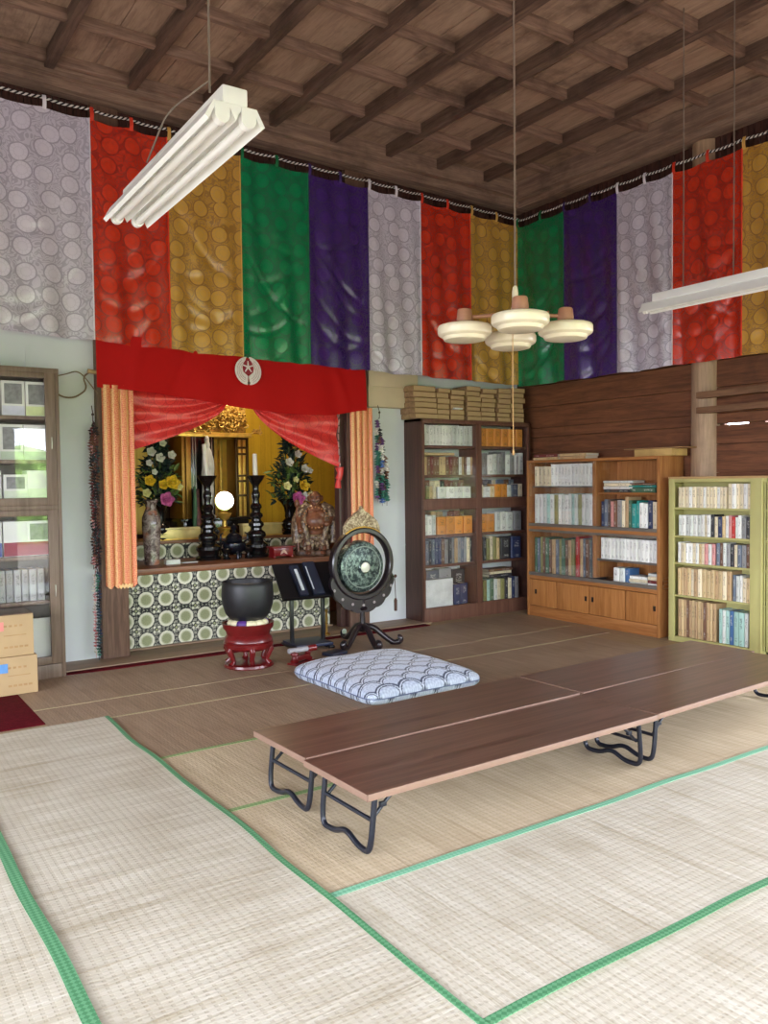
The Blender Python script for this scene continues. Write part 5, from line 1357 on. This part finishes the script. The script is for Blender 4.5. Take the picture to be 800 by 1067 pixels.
# loose cable on the white wall
t = thing('wall_cable', 'loose brown cable sagging across the white wall above the cabinet edge', 'cable', (1.75, 7.15, 2.3))
b = MB(); b.tube(rounded([(-.18, -.02, .02), (-.08, -.03, -.06), (.02, -.03, -.06), (.13, -.02, .02), (.09, -.02, .12), (.16, -.03, .17), (.22, -.03, .14)], .06), .007, 8); b.build('cable', plain('brown cable', rgb(120, 98, 78), .6), t)
b = MB(); b.tube(rounded([(-.18, -.02, .10), (-.05, -.03, .13), (.05, -.03, .17), (.12, -.03, .10), (.21, -.03, -.02)], .05), .005, 8); b.build('thin_cable', plain('brown cable', rgb(120, 98, 78)), t)
b = MB(); b.tube([(.13, -.03, .17), (.22, -.03, .16)], [.02, .018], 10); b.build('tape', plain('tan tape', rgb(176, 146, 104), .6), t)

# ------------------------------------------------------------------ lamps (switched off, the hall is lit by daylight)
ENAMEL = plain('white enamel', rgb(240, 242, 242), .3, var=.02)
TUBEG = plain('white glass tube', rgb(240, 242, 242), .2, var=.02)
def fluorescent(label, loc, L_, W_, rz, cords, zceil, twin):
    t = thing('fluorescent_lamp', label, 'lamp', loc, rz)
    b = MB()
    # reflector profile (x across, z up), swept along y
    if twin: pr_ = [(-W_ / 2, .012), (-W_ * .44, .0), (-W_ * .32, .055), (-W_ * .1, .055), (0, .012), (W_ * .1, .055), (W_ * .32, .055), (W_ * .44, .0), (W_ / 2, .012), (W_ * .36, .066), (-W_ * .36, .066)]
    else: pr_ = [(-W_ / 2, 0), (-W_ * .46, 0), (-W_ * .2, .06), (W_ * .2, .06), (W_ * .46, 0), (W_ / 2, 0), (W_ * .24, .07), (-W_ * .24, .07)]
    b.prism(pr_, L_); b.build('reflector', ENAMEL, t)
    b = MB(); b.box(-.045, .045, -L_ / 2 + .0, L_ / 2 - .1, .066, .125, .006); b.build('ballast_housing', ENAMEL, t)
    xs = (-W_ * .22, W_ * .22) if twin else (0,)
    for x in xs:
        b = MB(); b.tube([(x, -L_ / 2 + .03, .018), (x, L_ / 2 - .03, .018)], .016, 16); b.build('tube', TUBEG, t)
        for s_ in (-1, 1):
            b = MB(); b.prism([(x + .026 * math.cos(a), .022 + .026 * math.sin(a)) for a in [PI + PI * i / 12 for i in range(13)]] + [(x + .026, .06), (x - .026, .06)], .03, T(0, s_ * (L_ / 2 - .012), 0)); b.build('socket', ENAMEL, t)
    for (x, y) in cords:
        b = MB(); b.tube([(x, y, .12), (x + .003, y, .9), (x, y, zceil - loc[2])], .004, 6); b.build('cord', plain('grey cord', rgb(120, 108, 98), .7), t)
    return t
t = fluorescent('twin-tube white fluorescent lamp hanging in front of the red and yellow banner panels', (1.20, 3.22, 2.72), 1.27, .215, -.02, [(-.06, -.56)], 4.9, True)
b = MB(); b.tube(rounded([(-.06, -.56, .16), (-.12, -.3, .14), (-.07, .1, .1)], .1), .0035, 6); b.build('flex', plain('grey cord', rgb(120, 108, 98)), t)
fluorescent('single white fluorescent lamp hanging before the plank wall banner, cut by the frame', (5.24, 3.45, 2.775), 1.28, .14, 0, [(-.0, .30), (.0, -.1)], 4.9, False)

t = thing('pendant_lamp', 'hanging lamp with four round cream glass shades on a long cord', 'lamp', (3.235, 3.40, 2.30))
CRM = plain('cream glass shade', rgb(232, 222, 196), .28, var=.03, coat=.3); CAP = plain('pinkish brown cap', rgb(176, 126, 100), .5)
for k, (x, y) in enumerate(((3.0, 3.56), (3.047, 3.166), (3.42, 3.636), (3.466, 3.241))):
    dx, dy = x - 3.235, y - 3.40
    b = MB(); b.tube([(0, 0, .145), (dx * .55, dy * .55, .135), (dx, dy, .125)], .011, 10)
    if k == 3:
        for q in range(4): b.cbox((dx * (.35 + .1 * q), dy * (.35 + .1 * q), .135), (.012, .012, .045), .002)
    b.build('arm', CAP, t)
    b = MB(); b.lathe([(0, .008), (.10, .008), (.115, .012), (.121, .022), (.124, .03), (.136, .034), (.147, .042), (.151, .052), (.151, .08), (.146, .091), (.12, .10), (.05, .108), (0, .109)], 40, T(dx, dy, -.012))
    sh = b.build('shade', CRM, t, smooth=22)
    b = MB(); b.lathe([(.043, .1), (.045, .12), (.04, .165), (.036, .172), (0, .173)], 24, T(dx, dy, 0)); b.build('lamp_cap', CAP, sh)
b = MB(); b.lathe([(0, .10), (.03, .105), (.036, .13), (.03, .16), (.018, .19), (.018, .26), (.014, .29), (.006, .30), (0, .30)], 20); b.build('hub', CRM, t)
b = MB(); b.tube([(0, 0, .29), (.002, 0, 1.5), (0, 0, 2.52)], .0055, 8); b.build('cord', plain('brown flex', rgb(128, 112, 100), .6), t)
b = MB(); b.tube([(-.02, .0, .10), (-.022, 0, -.3), (-.02, 0, -.62)], .0025, 6); b.ball((-.02, 0, -.63), (.007, .007, .016), 8); b.build('pull_cord', plain('tan string', rgb(190, 150, 100), .8), t)

# ------------------------------------------------------------------ daylight, plus an added fill lamp in the altar recess
t = thing('recess_fill_lamp', 'unseen lamp added to brighten the altar recess, behind the red valance', 'lamp', (3.75, 8.1, 2.8))  # invented fixture, hidden from view, holding the extra light for the gold
b = MB(); b.lathe([(.0, 0), (.09, 0), (.1, -.03), (.085, -.03), (.07, -.01), (0, -.01)], 24); b.build('fill_lamp_body', BRASS, t)
b = MB(); b.ball((0, 0, -.035), .03, 12); b.build('fill_lamp_bulb', TUBEG, t)
l = bpy.data.lights.new('altar_fill_light', 'POINT'); l.energy = 26; l.color = (1, .82, .55); l.shadow_soft_size = .06  # added fill light; daylight alone leaves the recess too dark
o = bpy.data.objects.new('altar_fill_light', l); COL.objects.link(o); o.location = (3.75, 8.1, 2.68)
w = bpy.data.worlds.new('sky'); S.world = w; w.use_nodes = True
nt = w.node_tree; bg = nt.nodes['Background']; bg.inputs[0].default_value = (.87, .91, 1.03, 1); bg.inputs[1].default_value = 13.0
def portal(loc, rot, sx, sy):
    l = bpy.data.lights.new('sky_portal', 'AREA'); l.shape = 'RECTANGLE'; l.size = sx; l.size_y = sy; l.cycles.is_portal = True
    o = bpy.data.objects.new('sky_portal', l); COL.objects.link(o); o.location = loc; o.rotation_euler = rot
portal((-.075, -1.85, 1.25), (PI / 2, 0, 0), 4.65, 2.5)
portal((4.54, -1.85, 1.25), (PI / 2, 0, 0), 3.52, 2.5)
portal((6.95, .6, 1.3), (PI / 2, 0, PI / 2), 4.0, 1.95)
portal((-3.05, 2.5, 1.4), (PI / 2, 0, -PI / 2), 5.8, 2.0)
vs_ = S.view_settings
vs_.view_transform = 'Standard'; vs_.look = 'None'; vs_.gamma = 1; vs_.use_curve_mapping = False; vs_.exposure = 0.2
S.cycles.max_bounces = 10; S.cycles.diffuse_bounces = 6; S.cycles.transparent_max_bounces = 12
S.cycles.caustics_reflective = False; S.cycles.caustics_refractive = False
S.cycles.sample_clamp_indirect = 6
